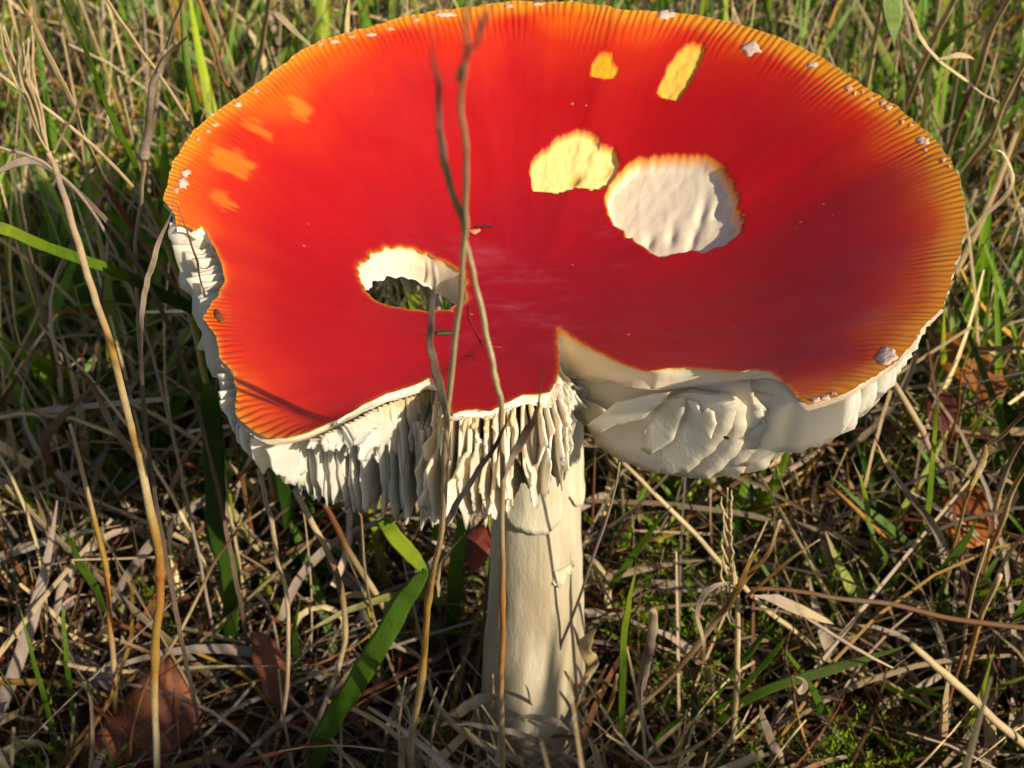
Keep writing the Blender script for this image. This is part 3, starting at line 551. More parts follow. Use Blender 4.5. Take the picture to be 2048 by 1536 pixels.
# ------------------------------------------------------------------ warts on the margin
def wart(u, v, w_, h_, seed, th=0.022):
    n = 18; g = np.random.default_rng(seed); ctr = hit(u, v, 1.03); dpt = depth(ctr); s = dpt / FPX
    rr = 0.45 + 0.65 * g.random(n); a = np.linspace(0, 2 * np.pi, n, endpoint=False)
    P = [hit(u + w_ / 2 * r * math.cos(x), v + h_ / 2 * r * math.sin(x), 1.03) for r, x in zip(rr, a)]
    P = [p if np.linalg.norm(p - ctr) < 3 * max(w_, h_ * 2.5) * s else ctr * .9 + p * .1 for p in P]; P = np.array(P)
    up = np.array([0, 0, 1.0]); lo_ = P - up * 0.03; mid = P + up * th * 0.6; inn = ctr + (P - ctr) * 0.55 + up * th * (0.8 + 0.6 * g.random((n, 1)))
    V = np.vstack([lo_, mid, inn, [ctr + up * th]]); i = np.arange(n); j = (i + 1) % n
    cl = np.tile((np.array([0.62, 0.42, 0.33]) if w_ > 18 else np.array([0.58, 0.30, 0.17])), (len(V), 1)) * (0.7 + 0.4 * g.random((len(V), 1)))
    return obj('wart', V, [np.vstack([np.stack([i, i + n, j + n, j][::-1], -1), np.stack([i + n, i + 2 * n, j + 2 * n, j + n][::-1], -1)]), np.stack([i + 2 * n, j + 2 * n, np.full(n, 3 * n)][::1], -1)], M_WART, capo, cols=cl, smooth=False)
WARTS = [(373, 346, 22, 18), (366, 366, 26, 26), (352, 382, 14, 12), (476, 210, 20, 10), (430, 250, 18, 8), (416, 263, 12, 8), (396, 278, 12, 8), (424, 230, 10, 6), (512, 182, 14, 7), (641, 88, 12, 6), (668, 84, 20, 7), (704, 74, 18, 7), (742, 70, 22, 8), (780, 58, 16, 8), (832, 40, 16, 7), (892, 30, 46, 10), (1018, 13, 20, 6),
         (1075, 9, 24, 6), (1332, 30, 44, 18), (1503, 98, 42, 34), (1626, 130, 26, 13), (1697, 176, 18, 14), (1710, 186, 10, 10), (1725, 184, 8, 6), (1742, 198, 14, 8), (1766, 207, 16, 10), (1776, 216, 20, 8), (1804, 244, 12, 10), (1822, 250, 10, 6), (1846, 283, 34, 18), (1886, 320, 14, 10), (1898, 332, 8, 8), (1776, 711, 54, 36), (1650, 795, 24, 10), (1632, 800, 20, 9), (1668, 787, 12, 7), (1850, 300, 12, 8)]
for k, (u, v, a, b) in enumerate(WARTS): wart(u, v, a, b, k)
print('mushroom', time.time() - T0)

# ------------------------------------------------------------------ traced grass
TAN = lin(196, 170, 126); PALE = lin(214, 192, 142); GREY = lin(172, 152, 132); DGREY = lin(120, 98, 80); BROWN = lin(128, 88, 52); ORANGE = lin(192, 130, 62); OCHRE = lin(190, 146, 66); DARK = lin(66, 44, 32)
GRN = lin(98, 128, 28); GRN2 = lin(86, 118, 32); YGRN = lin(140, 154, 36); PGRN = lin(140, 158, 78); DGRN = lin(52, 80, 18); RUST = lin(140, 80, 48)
TAN, PALE, GREY, DGREY, OCHRE, ORANGE, BROWN = [x_ * k_ for x_, k_ in ((TAN, 0.98), (PALE, 0.98), (GREY, 0.98), (DGREY, 0.95), (OCHRE, 0.85), (ORANGE, 0.9), (BROWN, 0.85))]
GRN, GRN2, YGRN, PGRN, DGRN = [x_ * 1.05 for x_ in (GRN, GRN2, YGRN, PGRN, DGRN)]
VIEW = -FW
def place(px, a, b):
    """photo polyline -> 3-D; a and b give the depth of the two ends: ('y',val) plane or ('z',height)"""
    px = np.array(px, float)
    e = []
    for q, s in ((px[0], a), (px[-1], b)):
        if s[0] == 's': e.append(s[1](q) + s[2])
        else: e.append(at_y(*q, s[1])[1] if s[0] == 'y' else at_z(*q, s[1])[1])
    L = np.concatenate([[0], np.cumsum(np.linalg.norm(np.diff(px, axis=0), axis=1))]); L /= L[-1]
    return np.array([at_y(u, v, e[0] + (e[1] - e[0]) * l) for (u, v), l in zip(px, L)])
def on_stalk(px, a, b):                      # depth of a stalk at the point nearest to a pixel
    D = catmull(np.c_[np.array(px, float), np.zeros(len(px))], 8)[:, :2]; Y = place(px, a, b)[:, 1]; L0 = np.concatenate([[0], np.cumsum(np.linalg.norm(np.diff(np.array(px, float), axis=0), axis=1))])
    L1 = np.concatenate([[0], np.cumsum(np.linalg.norm(np.diff(D, axis=0), axis=1))]); L1 = L1 / L1[-1] * L0[-1]
    return lambda q: float(np.interp(L1[np.argmin(((D - np.array(q[:2])) ** 2).sum(1))], L0, Y))
def root_down(P):                            # carry the lower end on into the ground
    d = P[-1] - P[-2]; d /= np.linalg.norm(d); Q = [P[-1]]
    for _ in range(40):
        d = d * 0.75 + np.array([0, 0.05, -1]) * 0.25; d /= np.linalg.norm(d); q = Q[-1] + d * 0.8; Q.append(q)
        if q[2] < -0.4: break
    return np.vstack([P, Q[1:]]) if len(Q) > 1 else P
y = lambda v: ('y', v)
z = lambda v: ('z', v)
def strand(name, px, wpx, cols, a, b, label, cat, group=None, blade=False, root=True, parent=None, nodes=(), taper=(1, 1), twist=0.0, keel=0.25, mat=None, seed=0, k=6, thick=0.16):
    P = place(px, a, b); nvis = len(P); P = root_down(P) if root else P
    C = catmull(P, k); m = len(C); f = np.linspace(0, 1, m); nv = (nvis - 1) * k + 1
    fv = np.clip(np.arange(m) / max(nv - 1, 1), 0, 1)
    wv = np.interp(fv, np.linspace(0, 1, len(np.atleast_1d(wpx))), np.atleast_1d(wpx)) * depth(C) / FPX / 2
    wv = wv * (1 + 0.06 * n1(np.arange(m) * 0.7, seed + 1))
    tp = np.clip(np.minimum(fv / 0.0001 if taper[0] else fv / 0.25, 1) , 0.06, 1)
    if taper[0] == 0: wv = wv * np.clip((fv / 0.45) ** 0.6, 0.05, 1)
    if taper[1] == 0: wv = wv * np.clip(((1 - fv) / 0.45) ** 0.6, 0.05, 1)
    cl = np.array(cols).reshape(-1, 3); cc = np.stack([np.interp(fv, np.linspace(0, 1, len(cl)), cl[:, i]) for i in range(3)], -1) * (1 + 0.12 * n1(np.arange(m) * 0.9, seed + 5))[:, None]
    mt = mat or (M_GREEN if blade == 'g' else M_DRY)
    C = C + 0.012 * np.stack([n1(np.arange(m) * .35, seed + 9), n1(np.arange(m) * .35, seed + 10), n1(np.arange(m) * .35, seed + 11)], -1)
    if not blade: wv = wv * 0.86
    if blade: V, F = tube(C, wv, np.maximum(wv * thick, 0.006), VIEW, 8, keel, twist + (0.75 if mt is M_DRY else 0.3) * n1(np.arange(m) * 0.11, seed + 21)); nn = 8
    else:
        for nd in nodes: wv = wv * (1 + 0.35 * np.exp(-((fv - nd) / 0.012) ** 2))
        V, F = tube(C, wv, wv, VIEW, 8); nn = 8
    base = C[-1] if C[-1][2] < C[0][2] else C[0]
    if parent is not None: return obj(name, V, F, mt, parent, cols=ringcols(cc, nn), attrs=fibre(C, nn))
    o = obj(name, V, F, mt, None, origin=base, cols=ringcols(cc, nn), attrs=fibre(C, nn)); tag(o, label, cat, group); return o
def plant(name, px_base, b, label, cat, group=None):
    e = at_y(*px_base, b[1]) if b[0] == 'y' else at_z(*px_base, b[1]); o = empty(name, e); tag(o, label, cat, group); return o
# the two crossing stalks in front of the cap
s1 = plant('grass_stalk', (825, 1465), y(-2.6), 'dry tan grass stalk with grey leaves crossing in front of the red cap', 'grass stalk')
PA = [(940, -30), (934, 60), (925, 150), (922, 230), (934, 300), (931, 400), (929, 480), (921, 590), (908, 690), (897, 790), (893, 850), (889, 960), (884, 1055), (868, 1140), (858, 1195), (852, 1260), (846, 1330), (836, 1400), (825, 1465)]; SA = on_stalk(PA, y(-15), y(-2.6))
strand('stalk', PA, [11, 12, 13, 14, 15, 14, 14, 16, 16], [PALE, TAN * 1.1, TAN, PALE, TAN, TAN, OCHRE, OCHRE, TAN], y(-15), y(-2.6), '', '', parent=s1, nodes=(.105, .59, .78, .91), seed=1)
strand('leaf', [(1000, -30), (978, 20), (955, 70), (935, 110), (915, 158)], [10, 22, 24, 20, 16], [GREY, GREY, TAN], ('s', SA, -.35), ('s', SA, 0), '', '', parent=s1, blade=True, root=False, seed=2, taper=(0, 1))
strand('leaf', [(865, 505), (868, 560), (864, 620), (861, 690), (873, 745), (886, 795), (894, 852)], [8, 16, 15, 14, 18, 16, 10], [GREY, GREY, DGREY, GREY], ('s', SA, -.3), ('s', SA, 0), '', '', parent=s1, blade=True, root=False, seed=3, taper=(0, 1))
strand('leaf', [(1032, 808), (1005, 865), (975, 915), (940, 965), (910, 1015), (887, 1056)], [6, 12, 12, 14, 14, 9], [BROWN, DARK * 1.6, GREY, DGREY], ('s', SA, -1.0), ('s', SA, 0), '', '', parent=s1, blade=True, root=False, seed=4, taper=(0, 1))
strand('leaf', [(930, 1065), (915, 1085), (885, 1120), (877, 1160), (878, 1195)], [2, 3, 4, 6, 10], [BROWN, TAN, TAN], ('s', SA, -.3), ('s', SA, 0), '', '', parent=s1, blade=True, root=False, seed=5)
s2 = plant('grass_stalk', (1005, 1545), y(-3.6), 'dry straw stalk with orange lower length in front of the white stem', 'grass stalk')
PB = [(930, 470), (942, 530), (958, 600), (972, 665), (985, 725), (996, 775), (1003, 815), (1004, 900), (1004, 1000), (1004, 1110), (1006, 1218), (1004, 1300), (1002, 1390), (1004, 1450), (1005, 1545)]; SB = on_stalk(PB, ('s', SA, 0.1), y(-3.6))
strand('stalk', PB, [11, 12, 13, 13, 13, 12, 13, 14, 14], [PALE, PALE, PALE, PALE, TAN, TAN, TAN, ORANGE, ORANGE, TAN, TAN], ('s', SA, 0.1), y(-3.6), '', '', parent=s2, nodes=(.33, .70), seed=6)
strand('leaf', [(858, 45), (866, 110), (877, 175), (880, 240), (884, 300), (900, 365), (918, 420), (931, 475)], [5, 12, 16, 12, 15, 18, 16, 12], [GREY, DGREY, GREY, TAN, TAN], ('s', SA, .2), ('s', SB, 0), '', '', parent=s2, blade=True, root=False, seed=7, taper=(0, 1))
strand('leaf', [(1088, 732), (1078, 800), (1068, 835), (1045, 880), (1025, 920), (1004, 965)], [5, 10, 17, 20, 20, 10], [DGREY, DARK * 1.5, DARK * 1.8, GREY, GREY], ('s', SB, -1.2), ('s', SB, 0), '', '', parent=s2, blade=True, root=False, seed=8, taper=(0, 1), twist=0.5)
# seed head stalk at left
s3 = plant('grass_stalk', (313, 1528), y(-3.2), 'tall dry stalk topped by a feathery seed head beside the cap', 'grass stalk')
strand('stalk', [(98, 305), (117, 354), (144, 448), (166, 521), (185, 582), (207, 643), (229, 717), (256, 823), (271, 884), (288, 957), (305, 1043), (320, 1123), (321, 1160), (320, 1205), (311, 1286), (309, 1366), (311, 1447), (313, 1528)], [13, 16, 18, 17, 18, 18, 20, 22, 22, 20, 19, 18, 16], [TAN, GREY, TAN, TAN, TAN, OCHRE, TAN, OCHRE, PALE, OCHRE, ORANGE * .8, ORANGE, OCHRE, OCHRE, PALE, PALE], y(-5), y(-3.2), '', '', parent=s3, nodes=(.68, .84), seed=9)
for k in range(15):
    g = np.random.default_rng(k); sx = g.normal() * 7; top = [(46, 85), (58, 75), (5, 58), (40, 110), (55, 120), (62, 150)][k % 6]
    strand('spikelet', [(top[0] + sx * .4, top[1] + g.normal() * 8), ((top[0] + 62) / 2 - 6 + sx, (top[1] + 190) / 2 + 6), (64 + sx, 200), (78 + sx * .7, 250), (97, 305)], [3, 6, 7, 7, 5], [PALE, TAN, PALE], y(-5.1 + 0.1 * g.normal()), y(-5), '', '', parent=s3, root=False, seed=20 + k)
strand('leaf', [(172, 178), (160, 205), (138, 245), (120, 280), (104, 310)], [6, 7, 6, 6, 6], [BROWN, TAN], y(-5.2), y(-5), '', '', parent=s3, root=False, blade=True, seed=40)
s4 = plant('grass_stalk', (305, 1000), z(1.0), 'thin dry stalk with a grey flared leaf sheath beside the cap', 'grass stalk')
strand('stalk', [(372, -30), (364, 0), (349, 49), (330, 105), (317, 137), (305, 171), (298, 232), (288, 315), (284, 375), (276, 455), (271, 492), (273, 546), (276, 607), (278, 668), (283, 750), (288, 816), (293, 872), (297, 957), (305, 1040)], [9, 8, 8, 9, 10, 10, 9, 9, 9], [GREY, TAN, TAN, GREY, TAN, GREY, BROWN], y(-4.5), z(1.5), '', '', parent=s4, nodes=(.41,), seed=41)
strand('sheath', [(330, 100), (317, 137), (306, 171), (299, 225), (294, 270), (287, 315)], [8, 14, 17, 18, 21, 27], [GREY, GREY, DGREY, GREY], y(-4.36), y(-4.0), '', '', parent=s4, root=False, seed=42)
strand('awn', [(374, 73), (360, 88), (345, 101), (328, 122), (316, 142)], [4, 7, 9, 9, 8], [DARK, BROWN, GREY], y(-4.5), y(-4.4), '', '', parent=s4, root=False, blade=True, seed=43)
DL, GL, DC = 'DL', 'GL', 'DC'
LAB = {'DL': ['pale straw slanting down to the back rim beside the thick pale green stalk', 'thin grey straw pointing at the base of the feathery seed head', 'slim grey brown stalk standing beside the tall seed head stalk',
  'greyish straw crossing behind the seed head stalk in shade', 'tan straw lying level behind the seed head stalk', 'fine brown straw leaning onto the node of the seed head stalk', 'arched ochre stalk curving over the reddish brown leaf',
  'tan straw curving down in front of short green shoots', 'pale stalk hanging straight under the gills beside the serrated leaf', 'rust brown straw slanting behind the broad flat green blade', 'hair thin straw dropping from the gills to the broad green blade',
  'fine orange straw lying across the bent tan stalk'] + ['short ochre straw at the foot of the white stem'] * 5 + ['short pale straw tip in front of the stem foot', 'short pale straw upright beside the orange stalk at the stem foot',
  'thin grey pointed straw under the broad grey hanging leaf', 'grey straw slanting down behind the browned upright blade', 'grey brown stalk behind the plump spikelet stalk', 'ochre stalk beside the rusty orange fallen leaf', 'orange straw lying along a green blade under the cap'] +
  ['brown and tan dry stalk in the tangle below the long twig'] * 6 + ['tan straw behind the cap rim beside the grey green leaf tip', 'pale stalk crossing under the snaking withered leaf', 'tan stalk behind the pale hooked leaf', 'pale ochre stalk leaning towards the orange margin of the cap', 'tan stalk behind the pale bent leaf at the back rim'],
 'DC': ['broad grey withered leaf at the base of the seed head', 'grey withered strip lying along the stem foot', 'small arched grey leaf before the stem foot', 'tan leaf hooked over beside the seed spike', 'tiny ring of curled grey leaf above the pale green blade', 'twisted tan leaf hanging near the seed spike foot', 'bowed grey leaf under the thick pale straw',
  'pale arched leaf crossing the snaking withered leaf', 'pale hooked leaf beside the striped cap margin', 'pale bent leaf touching the back cap rim'],
 'GL': ['green shoot with yellow tip beside the looped grey leaf', 'straight green shoot passing the looped grey leaf', 'wider green shoot above the looped grey leaf', 'short dark shoot behind the bent tan stalk', 'green blade between the front stalk and the white stem', 'green shoot leaning under the broken gills beside the stem'] + ['slim green blade slanting towards the brown leaning stalk'] * 2 +
  ['pale tipped green shoot below the orange margin of the cap', 'green blade lying above the orange straw'] + ['green shoot in the tangle around the long brown twig'] * 7 + ['pale green blade behind the snaking withered leaf', 'green blade rising behind the back rim of the cap']}
def named(key):
    if key not in LAB: return key, None
    l = LAB[key].pop(0) if LAB[key] else {'DL': 'thin tan dry stalk in the turf', 'GL': 'narrow green shoot in the turf', 'DC': 'curled grey leaf in the turf'}[key]
    return l, (('straws and shoots: ' + ' '.join(l.split()[:6])) if l in MULTI else None)
MULTI = {l for v_ in LAB.values() for l in v_ if v_.count(l) > 1}
seedc = [100]
def dry(px, w_, cols, a, b, label=DL, **k):
    if k.get('blade'): k.setdefault('taper', (0, 0) if not k.get('root', True) else (0, 1))
    seedc[0] += 13; label, grp = named(label)
    nm = 'withered_grass_straw' if k.get('blade') else 'dry_grass_stalk'
    return strand(nm, px, w_, cols, a, b, label, 'dry grass', grp, seed=seedc[0] % 800, **k)
def green(px, w_, cols, a, b, label=GL, **k):
    seedc[0] += 13; k.setdefault('blade', 'g'); k.setdefault('taper', (0, 1))
    label, grp = named(label); return strand('grass_shoot', px, w_, cols, a, b, label, 'grass blade', grp, seed=seedc[0] % 800, **k)
# ---- left of the cap
dry([(-30, 128), (0, 150), (70, 200), (130, 245), (195, 300), (270, 378)], 9, [PALE, PALE, TAN], y(-2), y(1.5), 'pale straight straw slanting down behind the feathery seed head')
dry([(15, -40), (37, 0), (73, 61), (110, 137), (146, 207), (166, 268), (195, 330), (217, 375), (244, 421), (276, 470), (300, 507), (330, 546), (361, 582)], [20, 19, 17, 14, 11, 11, 10, 9], [PALE, TAN, PALE, TAN, BROWN, RUST, TAN, BROWN], y(-2), y(4), 'broad tan dry blade bending into a brown tip behind the seed head stalk', blade=True, thick=.4)
green([(112, -30), (124, 0), (156, 68), (185, 134), (207, 195), (234, 256), (264, 317), (281, 361), (305, 420), (330, 470)], [6, 9, 10, 11, 12, 11, 9], [GRN2, GRN, GRN, YGRN], y(0), y(3.5), 'slender bright green stem slanting down behind the broad tan dry blade', taper=(1, 1))
dry([(354, 380), (339, 436), (317, 482), (308, 521), (295, 558), (288, 595), (283, 643), (282, 700)], [5, 11, 13, 13, 12, 11, 10], [GREY, GREY, TAN, GREY, DGREY], y(-3.5), y(-3.2), 'grey dry leaf leaning against the bitten edge of the cap', blade=True, taper=(0, 1))
dry([(354, 402), (366, 441), (381, 485), (395, 526), (401, 558), (413, 602)], [2, 3, 5, 6, 4, 3], [GREY, BROWN, DARK, BROWN], y(-2.9), y(-2.6), 'thin brown line across the broken white cap edge', root=False)  # thin line, brown to dark, laid over the pale broken edge
green([(-30, 443), (0, 455), (55, 478), (140, 510), (215, 536), (270, 560), (320, 588), (410, 628)], [24, 24, 23, 22, 20, 26, 28], [PGRN, YGRN, GRN, GRN, DGRN, DGRN], y(-2), y(3), 'broad bright green blade crossing behind the seed head stalk', taper=(1, 1), keel=.3)  # shadow on the right end is painted in as darker green
green([(362, -20), (364, 20), (371, 98), (378, 159), (391, 220), (396, 262)], [20, 20, 19, 18, 18], [PGRN, PGRN, GRN, GRN], y(5), y(6), 'thick pale green stalk rising behind the bitten side of the cap rim', blade=False, mat=M_GREEN)
dry([(200, -20), (245, 45), (290, 110), (315, 145), (345, 190), (388, 262)], [8, 9, 9, 8], [PALE, TAN, PALE], y(2), y(5), DL)
dry([(392, -20), (425, 80), (445, 150), (470, 192)], [9, 10, 9], [ORANGE * .9, BROWN, RUST], y(8), y(7), 'rust brown dry stalk behind the bitten side of the cap rim')
dry([(-20, 290), (40, 306), (88, 326)], 8, [GREY, GREY], y(-1), y(0), DL)
dry([(-20, 350), (30, 328), (70, 322), (105, 342)], [22, 20, 16, 10], [GREY, GREY, DGREY], y(1), y(1), DC, blade=True)
dry([(37, 370), (44, 424), (56, 492), (71, 558), (85, 631), (98, 680), (112, 750), (130, 830)], [11, 11, 10, 10, 10], [GREY, DGREY, GREY, BROWN, DGREY], y(0), z(2.5), DL)
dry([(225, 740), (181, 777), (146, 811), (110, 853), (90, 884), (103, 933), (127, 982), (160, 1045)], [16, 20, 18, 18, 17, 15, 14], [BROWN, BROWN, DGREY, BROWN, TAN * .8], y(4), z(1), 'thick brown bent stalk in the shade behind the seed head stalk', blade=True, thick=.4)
dry([(160, 745), (186, 774), (220, 843), (264, 906), (300, 950)], [11, 14, 16, 12], [BROWN, GREY, TAN * .8], y(2), z(2.5), DL)
dry([(-10, 648), (41, 658), (105, 690), (170, 722), (225, 748)], [9, 10, 11, 9], [GREY, TAN, TAN], z(2.5), z(3), DL, root=False)
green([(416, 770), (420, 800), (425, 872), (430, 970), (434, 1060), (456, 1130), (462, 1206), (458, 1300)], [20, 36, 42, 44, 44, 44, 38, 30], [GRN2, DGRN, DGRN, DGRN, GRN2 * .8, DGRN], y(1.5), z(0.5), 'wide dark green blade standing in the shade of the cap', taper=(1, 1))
dry([(140, 850), (171, 965), (190, 1043), (210, 1123), (214, 1160), (220, 1246), (228, 1326), (231, 1420), (232, 1500)], [9, 12, 13, 14, 13, 14, 14, 13], [TAN, TAN, OCHRE, OCHRE, ORANGE, ORANGE, TAN, BROWN, DGREY], y(-1), z(0), 'dry stalk with an orange middle rising from the brown fallen leaf', nodes=(.48,))
dry([(182, 1188), (150, 1192), (118, 1219), (110, 1251), (120, 1277), (150, 1286), (188, 1302), (217, 1318)], [5, 8, 11, 12, 9, 9, 10, 7], [GREY, GREY, TAN, GREY], z(2.5), z(1.5), 'grey dry leaf curled into a loop on shaded ground', blade=True, root=False)
green([(40, 1215), (54, 1273), (72, 1340), (91, 1407), (113, 1501), (125, 1560)], [6, 11, 12, 12, 12], [YGRN, GRN, GRN, DGRN], y(0), z(0))
green([(124, 1205), (126, 1230), (132, 1313), (140, 1380), (148, 1461), (155, 1550)], [7, 11, 12, 12, 12], [GRN, GRN, DGRN], y(0.5), z(0))
dry([(520, 990), (488, 1040), (430, 1125), (389, 1206), (344, 1291), (311, 1334)], [4, 6, 8, 8, 9], [OCHRE, BROWN, TAN, BROWN], y(-1), y(-1.6), DL)
dry([(225, 1245), (243, 1251), (295, 1270), (349, 1286), (403, 1310), (470, 1340), (510, 1372), (545, 1428), (550, 1480)], [10, 11, 9, 9, 10, 9, 8], [RUST, BROWN, OCHRE, OCHRE, BROWN], z(2.2), z(0), DL)
dry([(-10, 1428), (40, 1434), (75, 1444), (120, 1480), (190, 1530)], [8, 9, 9, 9], [TAN, GREY, TAN], z(1), z(0), DL)
green([(124, 1048), (146, 1092), (158, 1125), (183, 1165), (204, 1219), (210, 1280)], [4, 18, 19, 18, 16], [GRN2, GRN2, GRN2, DGRN], y(1), z(0.5))
dry([(520, 940), (531, 1000), (545, 1050), (554, 1120), (573, 1186), (577, 1271), (573, 1382), (558, 1461), (542, 1530)], [14, 12, 12, 10, 10, 10, 9], [TAN, GREY, TAN, PALE, TAN, TAN, OCHRE], y(-2), z(0), DL)
dry([(590, 980), (627, 1050), (653, 1097), (684, 1186), (691, 1271), (681, 1319), (665, 1366), (640, 1430), (602, 1525)], [15, 14, 14, 13, 12, 11, 11], [TAN, TAN, BROWN, TAN, TAN, GREY, PALE], y(0), z(0.3), 'tan stalk bent at its middle under the fringed gills', nodes=(.36,))
dry([(650, 1010), (671, 1050), (709, 1123), (751, 1186), (775, 1232)], [12, 15, 15, 14], [RUST, BROWN, TAN, TAN], y(1), z(2), DL)
dry([(716, 1020), (724, 1050), (732, 1160), (751, 1249)], [5, 6, 7], [OCHRE, TAN, BROWN], y(-1), z(2.0), DL)
dry([(583, 1340), (640, 1325), (671, 1312), (710, 1290), (746, 1264)], [4, 5, 5], [OCHRE, ORANGE * .8, OCHRE], z(2), z(2.2), DL, root=False)
green([(766, 1040), (782, 1063), (814, 1101), (838, 1128), (852, 1142)], [30, 34, 34, 26, 12], [GRN, YGRN, YGRN, GRN], y(-2.5), y(-2.2), 'short yellow green blade end behind the front grass stalk', root=False, taper=(1, 1))
green([(854, 1138), (840, 1158), (804, 1208), (766, 1278), (735, 1328), (703, 1382), (671, 1430), (645, 1480), (625, 1535)], [8, 28, 40, 44, 45, 44, 43, 44, 44], [GRN2, GRN2, GRN2, GRN, GRN2, GRN2, GRN2], y(-2.3), z(0.8), 'broad flat green blade slanting up towards the gills', taper=(1, 1), keel=.12)
green([(600, 1200), (590, 1250), (592, 1310), (600, 1370), (604, 1420)], [10, 16, 18, 16], [GRN2, GRN, DGRN], y(1), z(0))
green([(930, 1040), (918, 1090), (912, 1150), (905, 1230)], [24, 30, 30, 26], [GRN2, GRN, DGRN], y(2.5), z(2), GL, taper=(1, 1))
# ---- foot of the stem
dry([(868, 1466), (885, 1447), (909, 1430), (940, 1410), (965, 1397), (988, 1392), (1005, 1398), (1014, 1414)], [14, 20, 26, 28, 27, 22, 14, 5], [GREY, TAN, GREY, GREY, TAN], z(0.8), y(-1.9), 'grey ribbed dry leaf arching over the foot of the stem', blade=True, root=False, keel=.15, taper=(1, 0))
dry([(806, 1466), (818, 1478), (826, 1500), (830, 1560)], [30, 34, 36, 36], [GREY, GREY, TAN], y(-1.8), y(-2), 'short broad grey dry blade at the foot of the crossing stalk', blade=True, keel=.15, taper=(1, 1))
dry([(811, 1355), (802, 1414), (798, 1477), (808, 1550)], [4, 6, 6, 6], [PALE, PALE, TAN], y(-2.4), y(-2), 'thin pale upright straw tip beside the broad grey blade')
dry([(905, 1452), (930, 1448), (991, 1458), (1039, 1468), (1090, 1489), (1142, 1518), (1180, 1550)], [12, 14, 14, 14, 13], [GREY, GREY, DGREY, GREY], y(-2.2), y(-2.6), DC, blade=True, root=False)
dry([(1026, 1460), (1032, 1441), (1056, 1434), (1101, 1441), (1125, 1450), (1140, 1462)], [8, 10, 13, 16, 14, 8], [TAN, GREY, GREY], y(-2), y(-2.2), DC, blade=True, root=False)
dry([(1240, 925), (1225, 1000), (1203, 1068), (1173, 1154), (1142, 1239), (1118, 1308), (1101, 1410), (1090, 1480)], [4, 6, 7, 7, 7, 8, 9], [TAN, GREY, DGREY, DGREY, GREY], y(-2.6), z(0.3), 'thin grey stalk slanting across the white stem')
dry([(1195, 1252), (1178, 1275), (1170, 1300), (1185, 1330), (1165, 1370), (1140, 1410)], [18, 34, 30, 16, 12], [TAN, TAN, PALE, TAN], y(-1.3), z(0.3), 'crumpled tan dry leaf beside the stem foot', blade=True, thick=.4)
for k, (x0, y0, x1, y1) in enumerate([(1215, 1330, 1150, 1440), (1200, 1380, 1105, 1455), (1180, 1350, 1090, 1440), (1235, 1350, 1200, 1460), (1160, 1390, 1120, 1475)]):
    dry([(x0, y0), ((x0 + x1) / 2 + 6, (y0 + y1) / 2 - 6), (x1, y1)], [6, 11, 8], [TAN, OCHRE, TAN], y(-1.5), z(0), DL)
dry([(1050, 1365), (1062, 1400), (1075, 1432), (1088, 1470)], [3, 7, 7, 5], [PALE, TAN], y(-2), z(0.2), DL)
dry([(985, 1350), (985, 1390), (986, 1430), (988, 1480)], [4, 8, 9, 8], [TAN, PALE], y(-1.8), z(0), DL)
green([(1273, 1110), (1268, 1154), (1258, 1205), (1248, 1273), (1244, 1376), (1243, 1478), (1243, 1560)], [5, 10, 14, 14, 14, 13], [BROWN, YGRN, YGRN, GRN, GRN, GRN], y(-2), y(-1.5), 'upright yellow green blade close beside the white stem')
green([(1352, 1000), (1306, 1055), (1272, 1103), (1248, 1136), (1225, 1170)], [6, 15, 16, 14], [GRN2, GRN, GRN2], y(2), z(2))
dry([(1245, 925), (1319, 997), (1381, 1058), (1449, 1133), (1527, 1215), (1577, 1253), (1622, 1290), (1701, 1354), (1755, 1388)], [10, 11, 12, 12, 11, 10], [TAN, PALE, TAN, PALE, TAN, TAN], y(3), z(0.3), 'long pale straw slanting down behind the seed spike', root=False)
s5 = plant('grass_stalk', (1463, 1520), z(0), 'straw seed spike standing upright among moss near the stem', 'grass stalk')
strand('stalk', [(1455, 975), (1455, 1050), (1457, 1113), (1470, 1161), (1476, 1272), (1473, 1366), (1470, 1430), (1463, 1520)], [4, 8, 10, 12, 14, 14, 15], [PALE, TAN, PALE, TAN, TAN], y(-1), z(0), '', '', parent=s5, seed=300)
for k in range(16):
    g = np.random.default_rng(k + 30); v0 = 980 + k * 14; sx = (-1) ** k * (5 + 7 * g.random())
    strand('spikelet', [(1455 + sx, v0), (1456 + sx * 1.2, v0 + 16), (1457 + sx * .6, v0 + 34), (1460, v0 + 55)], [2, 6, 6, 4], [PALE, TAN], y(-1.05), y(-1 + 0.15 * k / 16), '', '', parent=s5, root=False, seed=310 + k)
s6 = plant('grass_stalk', (1227, 1490), z(0.2), 'brown leaning stalk with chaffy spikelets crossing the seed spike', 'grass stalk')
strand('stalk', [(1560, 1040), (1536, 1104), (1495, 1151), (1463, 1199), (1432, 1240), (1395, 1290), (1347, 1349), (1278, 1417), (1227, 1490)], [7, 13, 15, 13, 12, 13, 14, 15], [TAN, BROWN, OCHRE * .8, BROWN, TAN, BROWN, TAN, GREY], y(-2.5), z(0.2), '', '', parent=s6, blade=True, root=False, thick=.5, seed=330)
strand('spikelet', [(1640, 1078), (1596, 1107), (1552, 1142), (1527, 1164), (1490, 1196)], [3, 6, 8, 8, 8], [TAN, BROWN, BROWN], y(-2.5), y(-2.35), '', '', parent=s6, blade=True, root=False, seed=331)
strand('spikelet', [(1518, 1098), (1500, 1125), (1485, 1160), (1472, 1190)], [3, 9, 10, 6], [OCHRE, BROWN], y(-2.5), y(-2.35), '', '', parent=s6, blade=True, root=False, seed=332)
